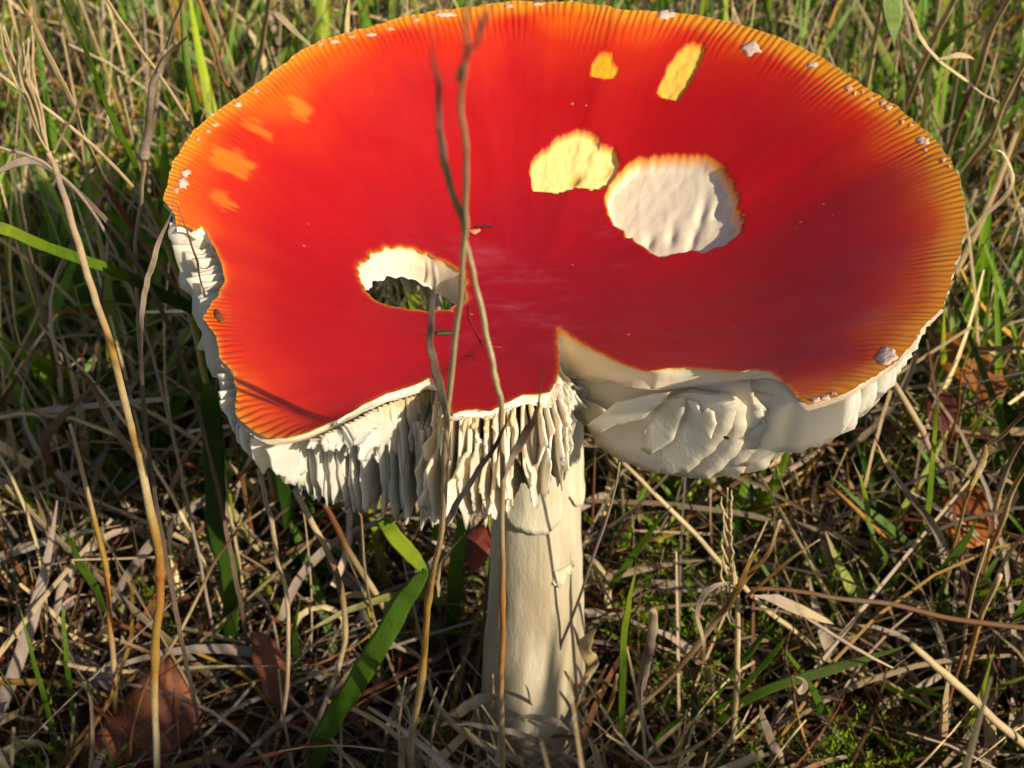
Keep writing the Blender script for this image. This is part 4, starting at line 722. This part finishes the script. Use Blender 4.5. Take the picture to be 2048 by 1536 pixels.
dry([(1506, 1190), (1530, 1194), (1558, 1202), (1606, 1221), (1650, 1240), (1670, 1250)], [12, 20, 30, 30, 18, 6], [GREY, GREY, TAN, GREY], y(-2.2), y(-1.8), 'broad grey dry leaf hanging from the brown leaning stalk', blade=True, root=False)
dry([(1560, 1205), (1618, 1240), (1685, 1281), (1735, 1310), (1785, 1335)], [5, 8, 9, 8, 4], [TAN, GREY, GREY, PALE], y(-2.0), y(-2.0), DL, root=False)
dry([(1500, 1176), (1574, 1180), (1669, 1196), (1780, 1208), (1906, 1237), (2048, 1256), (2090, 1262)], [10, 10, 12, 12, 13, 14], [BROWN, BROWN, DGREY, BROWN, BROWN, DGREY], y(-1.5), y(-1), 'long brown twig lying level across the mossy grass', root=False)
dry([(1475, 1174), (1450, 1167), (1425, 1174), (1405, 1191), (1395, 1232), (1407, 1290), (1402, 1352)], [6, 10, 13, 13, 10, 13, 6], [TAN, GREY, GREY, TAN, TAN], y(-2.2), y(-2.2), DC, blade=True, root=False)
dry([(1306, 1220), (1306, 1256), (1300, 1290), (1292, 1325), (1278, 1410), (1275, 1470)], [16, 20, 18, 20, 18, 14], [TAN, GREY, DGREY, GREY, DGREY], y(-2), z(0), 'grey withered bud stalk beside the upright green blade', blade=True, thick=.6, taper=(1, 1))
green([(1400, 1425), (1463, 1351), (1520, 1278), (1568, 1224)][::-1], [6, 14, 15, 14], [GRN, GRN2, GRN], y(-1.5), z(0.3))
green([(1400, 1444), (1479, 1382), (1552, 1300), (1580, 1260)][::-1], [5, 12, 13, 12], [GRN2, GRN, GRN2], y(-1.5), z(0.3))
green([(1820, 1288), (1750, 1312), (1685, 1332), (1590, 1360), (1495, 1398), (1409, 1468)], [14, 20, 22, 20, 14], [YGRN, PGRN, PGRN, GRN, GRN2], y(-2.0), z(0.3), 'long pale green blade arching low through the dry tangle', keel=.2)
dry([(1820, 1286), (1875, 1335), (1922, 1376), (1985, 1436), (2060, 1500)], [14, 19, 20, 20], [TAN, PALE, TAN, PALE], y(-2.0), y(-3), 'thick pale straw at the end of the long pale green blade', root=True)
green([(1880, 772), (1873, 811), (1868, 872), (1863, 945), (1858, 1006), (1848, 1055), (1839, 1116), (1830, 1180)], [4, 13, 17, 16, 17, 18, 18], [TAN, GRN, YGRN, GRN, YGRN, GRN, GRN], y(0), z(1), 'upright green blade with browned tip below the striped cap edge')
dry([(1741, 843), (1756, 889), (1782, 943), (1817, 989), (1853, 1033), (1878, 1075), (1890, 1120), (1885, 1180)], [3, 7, 12, 14, 16, 20, 22, 20], [GREY, TAN, GREY, DGREY, GREY, GREY, TAN], y(-0.5), z(1), 'grey folded dry leaf curving down below the striped cap edge', blade=True)
dry([(1785, 760), (1795, 779), (1841, 855), (1858, 896), (1890, 945), (1924, 999), (1950, 1050)], [13, 15, 15, 14, 13], [GREY, TAN, GREY, BROWN, GREY], y(5), z(1), DL)
s7 = plant('grass_stalk', (1880, 1200), z(0.8), 'straw stalk with one plump spikelet below the cap margin', 'grass stalk')
strand('stalk', [(2060, 815), (2007, 867), (1970, 896), (1960, 930), (1941, 977), (1924, 1031), (1900, 1116), (1880, 1200)], [10, 10, 8, 7, 7, 8, 8], [BROWN, TAN, TAN, OCHRE, OCHRE, TAN], y(-3), z(0.8), '', '', parent=s7, seed=340)
strand('spikelet', [(1972, 890), (1968, 912), (1960, 935), (1948, 962), (1940, 982)], [5, 14, 20, 16, 9], [OCHRE, TAN, OCHRE], y(-2.7), y(-2.5), '', '', parent=s7, blade=True, root=False, thick=.6, seed=341)
dry([(1922, 745), (1917, 811), (1904, 867), (1887, 925)], [4, 6, 7, 7], [RUST, RUST, BROWN], y(4), z(3), 'thin rust coloured stem over the fallen orange leaf')
dry([(2060, 855), (2019, 926), (2000, 982), (1985, 1040), (1970, 1110)], [9, 13, 12, 10], [BROWN, GREY, TAN, BROWN], y(-1), z(0.5), DL)
dry([(2060, 920), (2030, 970), (2017, 1006), (2000, 1055), (1975, 1116), (1950, 1190)], [12, 13, 12, 12], [OCHRE, TAN, OCHRE, TAN], y(-1.5), z(0.5), DL)
green([(1702, 914), (1719, 953), (1731, 994), (1738, 1043), (1748, 1092), (1750, 1150)], [3, 9, 12, 11, 10], [TAN, YGRN, PGRN, GRN], y(2), z(1.5))
green([(1660, 950), (1719, 1006), (1780, 1055), (1829, 1104), (1860, 1140)], [8, 16, 18, 16], [GRN2, GRN2, DGRN], y(4.5), z(2))
dry([(1650, 966), (1719, 1026), (1765, 1070), (1812, 1116)], [10, 13, 12], [ORANGE * .8, OCHRE, ORANGE * .8], y(4), z(2), DL)
for px, w_, cl in (([(1745, 1075), (1770, 1110), (1762, 1140), (1735, 1160)], 14, GRN), ([(1960, 1030), (1930, 1080), (1880, 1150), (1850, 1190)], 30, GRN2), ([(2060, 1170), (2030, 1240), (2000, 1290)], 26, GRN), ([(1990, 1290), (1965, 1380), (1940, 1450), (1915, 1536)], 14, YGRN), ([(1600, 1450), (1640, 1420), (1625, 1380), (1605, 1345)][::-1], 16, GRN2), ([(1270, 1560), (1320, 1480), (1380, 1420)][::-1], 20, GRN), ([(1500, 1110), (1530, 1140), (1560, 1200)], 8, PGRN)):
    green(px, [5, w_, w_, w_ * .8], [cl, cl * .9], y(-1 if px[0][1] > 1050 else 0), z(0.4))
for px, w_, cl in (([(1900, 1330), (1890, 1400), (1885, 1470), (1880, 1550)], [14, 18, 22, 20], [GREY, TAN, BROWN]), ([(1930, 1290), (1905, 1370), (1880, 1450), (1850, 1540)], [10, 12, 12], [BROWN, RUST, BROWN]), ([(2000, 1150), (1960, 1240), (1935, 1330), (1920, 1400)], [14, 12, 10], [TAN, OCHRE, TAN]), ([(1975, 1080), (1945, 1180), (1930, 1260), (1925, 1330)], [8, 9, 9], [PALE, TAN, TAN]), ([(1580, 1340), (1570, 1310), (1580, 1260)][::-1], [5, 7, 6], [BROWN, TAN]), ([(1585, 1350), (1592, 1420), (1610, 1480), (1630, 1550)], [6, 7, 7], [BROWN, OCHRE, TAN])):
    dry(px, w_, cl, y(-2), z(0.2), DL, blade=(len(w_) == 4))
dry([(1590, 1352), (1606, 1360), (1612, 1376), (1600, 1388), (1588, 1372)], [8, 10, 10, 8, 4], [GREY, TAN], y(-2), y(-2), DC, blade=True, root=False)
dry([(1520, 1410), (1530, 1450), (1545, 1490), (1560, 1505), (1562, 1520)], [22, 24, 18, 14, 10], [TAN, GREY, TAN], y(-1.8), y(-2), DC, blade=True)
dry([(1955, 1390), (1975, 1440), (1980, 1490), (1965, 1550)], [12, 24, 24, 16], [GREY, TAN, GREY], y(-2.5), y(-2.4), DC, blade=True)
# ---- behind the cap, top
dry([(1768, -20), (1765, 0), (1753, 59), (1744, 117), (1734, 172), (1722, 240)], [10, 11, 11, 10], [TAN, PALE, TAN], y(9), z(8), DL)
dry([(1918, -20), (1908, 0), (1882, 49), (1859, 98), (1824, 176), (1800, 240)], [12, 14, 14, 12], [TAN, PALE, TAN, BROWN], y(9), z(7), DL)
dry([(1803, -20), (1808, 0), (1824, 35), (1843, 78), (1878, 121), (1921, 152), (1964, 186), (2003, 207)], [14, 15, 12, 8, 9, 8, 7], [GREY, TAN, PALE, TAN], y(7), y(8), 'pale withered leaf snaking over the grass behind the cap', root=False, blade=True, thick=.4)
dry([(2022, -20), (2015, 0), (1980, 68), (1953, 156), (1931, 205), (1898, 293), (1880, 350)], [14, 15, 14, 12], [TAN, TAN, BROWN, TAN], y(8), z(6), DL)
dry([(2060, 105), (2048, 127), (2009, 205), (1990, 254), (1973, 290), (1929, 340)], [12, 13, 12, 12], [TAN, PALE, TAN, OCHRE], y(5), z(7), DL)
green([(1780, -30), (1785, 30), (1787, 62), (1790, 100)], [46, 38, 24, 4], [PGRN, PGRN, GRN], y(10), y(9.5), 'pointed grey green leaf tip hanging behind the striped cap rim', root=False, taper=(1, 0))
green([(1964, 33), (1902, 78), (1873, 107), (1840, 150)], [14, 18, 16, 12], [PGRN, GRN, GRN], y(9), z(8))
dry([(1872, 122), (1885, 116), (1912, 111), (1935, 113), (1948, 120)], [10, 13, 14, 10], [PALE, PALE, TAN], y(7.5), y(7.5), DC, root=False, blade=True)
dry([(1985, 300), (2003, 304), (2018, 325), (2026, 355), (2012, 390), (1960, 440)], [6, 8, 9, 8], [PALE, PALE, TAN], y(5), y(5), DC, blade=True)
green([(700, -30), (690, 10), (683, 70), (678, 110)], [20, 24, 22, 18], [GRN2, GRN, GRN2], y(10), z(12))
dry([(535, 22), (555, 30), (585, 60), (620, 92)], [8, 16, 12, 5], [GREY, TAN, PALE], y(9), y(8), DC, blade=True)
dry([(540, -20), (530, 50), (520, 110), (510, 150)], [13, 13, 12], [TAN, TAN, GREY], y(9), z(12), DL)
print('strands', time.time() - T0)

# ------------------------------------------------------------------ fallen leaves
def leaf(px, a, label, cat, c1, c2, seed, group=None, tilt=(0, 0), vein=True):
    g = np.random.default_rng(seed); c0 = np.mean(np.array(px, float), 0); P0 = at_z(*c0, a)
    nrm = np.array([tilt[0], tilt[1], 1.0]); nrm /= np.linalg.norm(nrm)
    def onpl(u, v): r = ray(u, v); return CAM + r * (((P0 - CAM) @ nrm) / (r @ nrm))
    poly = densify(np.array(px, float), 7.0, 5.0, seed); O = np.array([onpl(*q) for q in poly]); n = len(O); rings = 6; V = []; C = []
    for k in range(rings + 1):
        f = k / rings; L = P0 + (O - P0) * f; rr = np.linalg.norm(L - P0, axis=1)
        L = L + nrm * (0.18 * n2(L[:, 0] * .9, L[:, 1] * .9, seed)[:, None] + 0.25 * f ** 2 * n1(np.arange(n) * 6.0 / n, seed + 4)[:, None]); V.append(L)
        m = (0.5 + 0.5 * n2(L[:, 0] * 1.5, L[:, 1] * 1.5, seed + 2))[:, None]; C.append(c1 * (1 - m) + c2 * m)
    V = np.vstack(V); C = np.vstack(C); i, j = np.meshgrid(np.arange(rings), np.arange(n), indexing='ij'); i = i.ravel(); j = j.ravel(); j2 = (j + 1) % n
    F = np.stack([i * n + j, i * n + j2, (i + 1) * n + j2, (i + 1) * n + j], -1); o = len(V); V2 = V - nrm * 0.03
    e = np.arange(n); eb = np.stack([rings * n + e, rings * n + (e + 1) % n, rings * n + (e + 1) % n + o, rings * n + e + o], -1)
    ob = obj('fallen_leaf', np.vstack([V, V2]), [np.vstack([F, F[:, ::-1] + o, eb])], M_LEAF, None, origin=P0, cols=np.vstack([C, C * .8])); tag(ob, label, cat, group)
    return ob
BR1, BR2 = lin(156, 92, 58), lin(112, 64, 42); OR1, OR2 = lin(206, 128, 40), lin(140, 72, 40)
leaf([(341, 1308), (360, 1340), (384, 1383), (389, 1407), (411, 1410), (395, 1442), (384, 1469), (362, 1487), (330, 1536), (204, 1540), (193, 1487), (209, 1447), (242, 1393), (282, 1348)], 1.5, 'large reddish brown fallen leaf behind the seed head stalk', 'leaf', BR1, BR2, 61, tilt=(0.1, -0.7))
leaf([(504, 1265), (545, 1281), (573, 1319), (592, 1414), (560, 1420), (532, 1398), (523, 1360), (507, 1319)], 2.0, 'small serrated brown fallen leaf under the fringed gills', 'leaf', BR1, BR2, 62, tilt=(0, -0.6))
leaf([(1881, 660), (1912, 664), (1950, 691), (1997, 732), (2025, 773), (2008, 790), (1977, 811), (1950, 784), (1895, 749), (1868, 715)], 5.4, 'curled orange brown fallen leaf beyond the orange cap margin', 'leaf', OR1 * .6, BR2, 63, tilt=(-0.2, -0.5))
leaf([(1880, 990), (1930, 970), (1990, 985), (2015, 1030), (1980, 1085), (1920, 1095), (1880, 1060)], 3.2, 'rusty orange fallen leaf under the plump spikelet stalk', 'leaf', OR2, OR1 * .8, 64, tilt=(0, -0.3))
leaf([(915, 1075), (940, 1050), (975, 1045), (990, 1080), (975, 1120), (945, 1150), (925, 1110)], 4.0, 'dull red fallen leaf behind the white stem', 'leaf', lin(150, 66, 48), lin(100, 44, 34), 65, tilt=(0, -0.5))
leaf([(1860, 770), (1900, 790), (1920, 840), (1890, 880), (1850, 840)], 5.0, 'dark red brown fallen leaf beneath the orange one', 'leaf', lin(120, 56, 38), lin(84, 40, 30), 66, tilt=(0, -0.3))
leaf([(1770, 800), (1800, 830), (1820, 860), (1805, 870), (1775, 840)], 2.0, 'small yellow fallen leaf below the striped cap edge', 'leaf', lin(190, 128, 40), lin(150, 90, 34), 67)

# ------------------------------------------------------------------ bits lying on the cap
def speck(name, px, wpx, colr, label, cat, mat=M_DRY, lift=0.03, blade=True, lead=None):
    P = np.array([hit(*q) for q in px]) + [0, 0, lift]; C = catmull(P, 5); m = len(C); f = np.linspace(0, 1, m)
    wv = np.interp(f, np.linspace(0, 1, len(wpx)), wpx) * depth(C) / FPX / 2; V, F = tube(C, wv, np.maximum(wv * .5, .008), (0, -.3, 1), 8)
    o = obj(name, V, F, mat, None, origin=P[0], cols=np.tile(colr, (len(V), 1))); tag(o, label, cat); return o
speck('seed_husk', [(938, 463), (948, 466), (960, 462)], [4, 14, 6], lin(220, 150, 90), 'small tan seed husk lying on the cap', 'husk')
speck('seed_husk', [(950, 458), (970, 456), (988, 458)], [3, 7, 3], DARK, 'dark narrow husk touching the tan husk on the cap', 'husk', lift=.05)
speck('grass_fragment', [(872, 670), (888, 667), (906, 668)], [8, 15, 8], lin(66, 74, 20), 'dark green grass scrap on the cap between the stalks', 'grass scrap', M_GREEN)
speck('plant_fibre', [(937, 612), (940, 640), (952, 665), (965, 688)], [2, 4, 3, 2], lin(170, 50, 30), 'short reddish fibre on the cap between the crossing stalks', 'fibre', lift=.01)
speck('plant_fibre', [(965, 690), (985, 694), (1003, 695)], [2, 2, 2], lin(190, 70, 70), 'tiny pinkish fibre on the cap beside the straw stalk', 'fibre', lift=.01)
speck('bark_flake', [(432, 622), (437, 635), (447, 648)], [6, 18, 10], lin(130, 70, 30), 'small brown flake stuck on the cap margin near the bite', 'flake')
speck('insect', [(1458, 786), (1463, 788), (1467, 790)], [6, 10, 5], lin(90, 40, 16), 'tiny brown bug on the broken white flesh', 'insect', lift=-0.9)
p = hit(943, 716); n = 12; a, b = np.meshgrid(np.linspace(0, 2 * np.pi, 16, endpoint=False), np.linspace(0.02, np.pi / 1.6, n), indexing='ij')
V = np.stack([np.sin(b) * np.cos(a), np.sin(b) * np.sin(a), np.cos(b)], -1).reshape(-1, 3) * 0.05 + p + [0, 0, 0.012]
i, j = np.meshgrid(np.arange(16), np.arange(n - 1), indexing='ij'); i = i.ravel(); j = j.ravel()
tag(obj('water_droplet', V, np.stack([i * n + j, i * n + j + 1, ((i + 1) % 16) * n + j + 1, ((i + 1) % 16) * n + j], -1), M_WATER, None, origin=p), 'tiny clear water droplet on the red cap', 'droplet')

# ------------------------------------------------------------------ turf: masses nobody could count
def bulk(name, n, label, cat, mat, yr, length, width, lean, curl, cols, hmax_front, segs=7, seed=0, base_z=(0, 0), flat=False, pw=1.0, xr=None, free=False, thin=False, colvar=0.25, tipw=0.08):
    g = np.random.default_rng(seed); n0 = int(n * 1.5)
    yy = yr[0] + (yr[1] - yr[0]) * g.random(n0) ** pw; xw = 0.47 * (yy + 24) + 5; xx = (g.random(n0) * 2 - 1) * xw
    if xr is not None: xx = xr[0] + (xr[1] - xr[0]) * g.random(n0)
    Ln = length[0] + (length[1] - length[0]) * g.random(n0) ** 1.3; az = g.random(n0) * 2 * np.pi; ln = lean[0] + (lean[1] - lean[0]) * g.random(n0); cu = curl * g.normal(size=n0); caz = 0.9 * curl * g.normal(size=n0)
    t = np.linspace(0, 1, segs); P = np.zeros((n0, segs, 3)); P[:, 0, 0] = xx; P[:, 0, 1] = yy; P[:, 0, 2] = ground_z(xx, yy) - 0.1 + base_z[0] + (base_z[1] - base_z[0]) * g.random(n0)
    Tn = np.zeros((n0, segs, 3))
    for k in range(segs):
        th = ln + cu * t[k] + (0.5 * curl) * t[k]; ph = az + caz * t[k]
        Tn[:, k] = np.stack([np.sin(th) * np.cos(ph), np.sin(th) * np.sin(ph), np.cos(th)], -1)
        if k: P[:, k] = P[:, k - 1] + (Tn[:, k] + Tn[:, k - 1]) * 0.5 * (Ln / (segs - 1))[:, None]
    P[:, :, 2] = np.maximum(P[:, :, 2], ground_z(P[:, :, 0], P[:, :, 1]) + 0.03 + 0.25 * g.random((n0, 1)))
    # keep the cap, the stem and the space in front of them clear
    rr = np.hypot(P[..., 0] - 0.6, P[..., 1] - 0.3); okc = ~(((rr < 8.3) & (P[..., 2] > 8.4)).any(1)) & ~(((np.hypot(P[..., 0] - .25, P[..., 1]) < 1.5)).any(1))
    fz = hmax_front + np.clip((P[..., 1] + 1.0), 0, 99) * 0.55; side = np.clip(np.abs(P[..., 0]) - 8.5, 0, 9) * 0.6
    okf = ~((P[..., 2] > fz + side)).any(1) & (P[..., 1] > -13).all(1)
    if free: okc = okf = np.ones(n0, bool)
    if thin: okf &= (g.random(n0) < np.clip((P[:, 0, 1] - 1) / 12 + np.clip(P[:, 0, 0] - 2, 0, 8) / 20, 0.22, 1))
    idx = np.where(okc & okf)[0][:n]; P = P[idx]; Tn = Tn[idx]; n = len(idx); 
    wd = (width[0] + (width[1] - width[0]) * g.random(n) ** 1.6)
    prof = np.clip(np.minimum(0.55 + 2.2 * t, 1) * ((1 - t) / 0.55) ** 0.75, tipw, 1) if not flat else np.clip(1 - 0.5 * t, tipw, 1)
    sd_ = np.cross(Tn, g.normal(size=(n, 1, 3))); sd_ /= np.linalg.norm(sd_, axis=2)[..., None] + 1e-9; nn_ = np.cross(sd_, Tn)
    wv = (wd[:, None] * prof[None])[..., None] * 0.5
    L = P - sd_ * wv; R = P + sd_ * wv; Mid = P + nn_ * wv * 0.45
    V = np.stack([L, Mid, R], 2).reshape(-1, 3)
    b = (np.arange(n)[:, None] * segs + np.arange(segs - 1)[None]).ravel() * 3
    F = np.vstack([np.stack([b, b + 1, b + 4, b + 3], -1), np.stack([b + 1, b + 2, b + 5, b + 4], -1)])
    cl = np.array(cols); pick = cl[g.integers(0, len(cl), n)] * (1 + colvar * g.normal(size=(n, 1))).clip(.5, 1.6)
    tip = np.clip((t - 0.65) / 0.35, 0, 1)[None, :, None] * (g.random(n) < 0.35)[:, None, None]
    cv = pick[:, None] * (1 - tip) + TAN * 0.8 * tip; cv = np.repeat(cv[:, :, None], 3, 2).reshape(-1, 3)
    o = obj(name, V, F, mat, None, cols=np.clip(cv, 0.003, 0.9), attrs={'su': np.tile([0, .5, 1.0], n * segs), 'sl': np.repeat((g.random((n, 1)) * 90 + t[None] * Ln[idx][:, None]).ravel(), 3)}); tag(o, label, cat, kind='stuff'); return o
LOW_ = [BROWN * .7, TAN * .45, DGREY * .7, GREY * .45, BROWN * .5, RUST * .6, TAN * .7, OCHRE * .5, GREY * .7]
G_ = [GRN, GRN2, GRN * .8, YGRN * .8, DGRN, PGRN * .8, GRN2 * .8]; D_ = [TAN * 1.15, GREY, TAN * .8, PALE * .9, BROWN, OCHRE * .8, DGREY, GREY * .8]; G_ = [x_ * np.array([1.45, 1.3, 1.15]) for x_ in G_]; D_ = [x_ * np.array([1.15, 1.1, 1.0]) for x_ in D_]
bulk('green_turf', 4600, 'dense green grass blades of the turf', 'grass', M_GREEN, (-9, 85), (3, 12), (.20, .55), (0.05, 0.8), .6, G_, 2.2, seed=1, thin=True)
bulk('short_turf', 3000, 'short green undergrowth of the turf', 'grass', M_GREEN, (-10, 45), (1.5, 5), (.10, .30), (0.1, 1.1), .6, G_, 1.6, seed=2, pw=1.2, thin=True)
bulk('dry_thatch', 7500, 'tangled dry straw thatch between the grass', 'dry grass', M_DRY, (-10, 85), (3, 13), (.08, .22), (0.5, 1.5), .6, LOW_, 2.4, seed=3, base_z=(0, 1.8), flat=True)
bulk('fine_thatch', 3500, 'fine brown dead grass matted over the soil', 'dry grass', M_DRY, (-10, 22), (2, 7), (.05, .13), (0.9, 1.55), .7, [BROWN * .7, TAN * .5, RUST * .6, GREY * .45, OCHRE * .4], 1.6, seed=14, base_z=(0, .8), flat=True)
bulk('pale_straw', 2400, 'pale dry straws lying over the grass', 'dry grass', M_DRY, (6, 90), (3, 11), (.12, .30), (0.3, 1.3), .8, D_, 2.6, seed=13, base_z=(1, 5), flat=True)
bulk('upright_straw', 2000, 'thin upright dry straws among the grass', 'dry grass', M_DRY, (-6, 85), (5, 14), (.07, .20), (0.0, 0.6), .4, D_, 3.0, seed=4, flat=True)
bulk('curled_straw', 1500, 'curled dry grass leaves among the thatch', 'dry grass', M_DRY, (-9, 75), (3, 8), (.16, .42), (0.3, 1.4), 1.7, [GREY, TAN, GREY * .8, TAN * .8, PALE], 2.4, segs=10, seed=5, base_z=(0, 3))
bulk('broad_turf', 1100, 'broad bright green grass blades behind the mushroom', 'grass', M_GREEN, (7, 75), (6, 14), (.34, .75), (0.0, 0.6), .5, [GRN * 1.3, YGRN * 1.2, GRN * 1.4, GRN2 * 1.3, PGRN], 3.0, seed=21)
bulk('foot_litter', 340, 'dry straw litter heaped round the stem foot', 'dry grass', M_DRY, (-5.5, -1.7), (1.5, 4.5), (.08, .28), (0.7, 1.6), .8, [TAN, GREY, TAN * .8, PALE, BROWN], 20, segs=8, seed=31, base_z=(0.4, 2.5), flat=True, xr=(-3, 4.5), free=True)
bulk('unseen_shade_tussock', 2600, 'unseen tall grass tussock added in front to shade the ground', 'grass', M_GREEN, (-25, -15.2), (13, 17.5), (.3, .6), (0.0, 0.16), .12, [GRN, GRN2, YGRN, TAN, TAN], 20, seed=22, xr=(1, 19), free=True)  # added below the view so its blades shade the lower left turf
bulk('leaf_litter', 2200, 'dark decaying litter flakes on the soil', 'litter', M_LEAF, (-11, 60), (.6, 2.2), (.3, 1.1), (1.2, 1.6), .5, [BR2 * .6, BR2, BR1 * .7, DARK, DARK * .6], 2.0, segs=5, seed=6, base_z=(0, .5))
# moss: feathery fronds
g = np.random.default_rng(12); mp_ = []
spots = [(1320, 1130), (1290, 1180), (1360, 1160), (1400, 1230), (1340, 1090), (1250, 1050), (1420, 1120), (1540, 1090), (1560, 1130), (1690, 1110), (1330, 1300), (1380, 1330), (1680, 1130), (1720, 960), (1780, 900), (1500, 1490), (1720, 1480), (1380, 1270), (710, 1100), (700, 1080), (1300, 1240), (860, 1450), (1560, 1240), (60, 900), (110, 890), (90, 1480), (1810, 1450), (1650, 1470)]
for su, sv in spots:
    for k in range(16):
        u, v = su + g.normal() * 26, sv + g.normal() * 20; b0 = at_z(u, v, 1.3); b0[2] = ground_z(b0[0], b0[1]) + 0.6 * g.random()
        d = np.array([g.normal() * .5, g.normal() * .5 - .15, 1.0]); d /= np.linalg.norm(d); Ls = 1.2 + 1.3 * g.random()
        for s in range(26):
            f = s / 26; c0 = b0 + d * Ls * f; az = s * 2.4; e = np.array([math.cos(az), math.sin(az), 0.35]); e /= np.linalg.norm(e); l_ = 0.26 * (1 - 0.6 * f); wv = np.cross(e, d); wv /= np.linalg.norm(wv)
            mp_.append((c0 - wv * .035, c0 + wv * .035, c0 + e * l_ + d * .08))
mv = np.array(mp_).reshape(-1, 3); mo = obj('moss', mv, np.arange(len(mv)).reshape(-1, 3), M_MOSS, cols=np.tile(lin(130, 150, 28), (len(mv), 1)) * (0.7 + 0.5 * np.repeat(g.random(len(mp_)), 3))[:, None], smooth=False); tag(mo, 'yellow green moss fronds between the grass', 'moss', kind='stuff')
for o_ in bpy.data.objects:
    if '_o' in o_: del o_['_o']
print('done', time.time() - T0, sum(len(o.data.polygons) for o in bpy.data.objects if o.type == 'MESH'))
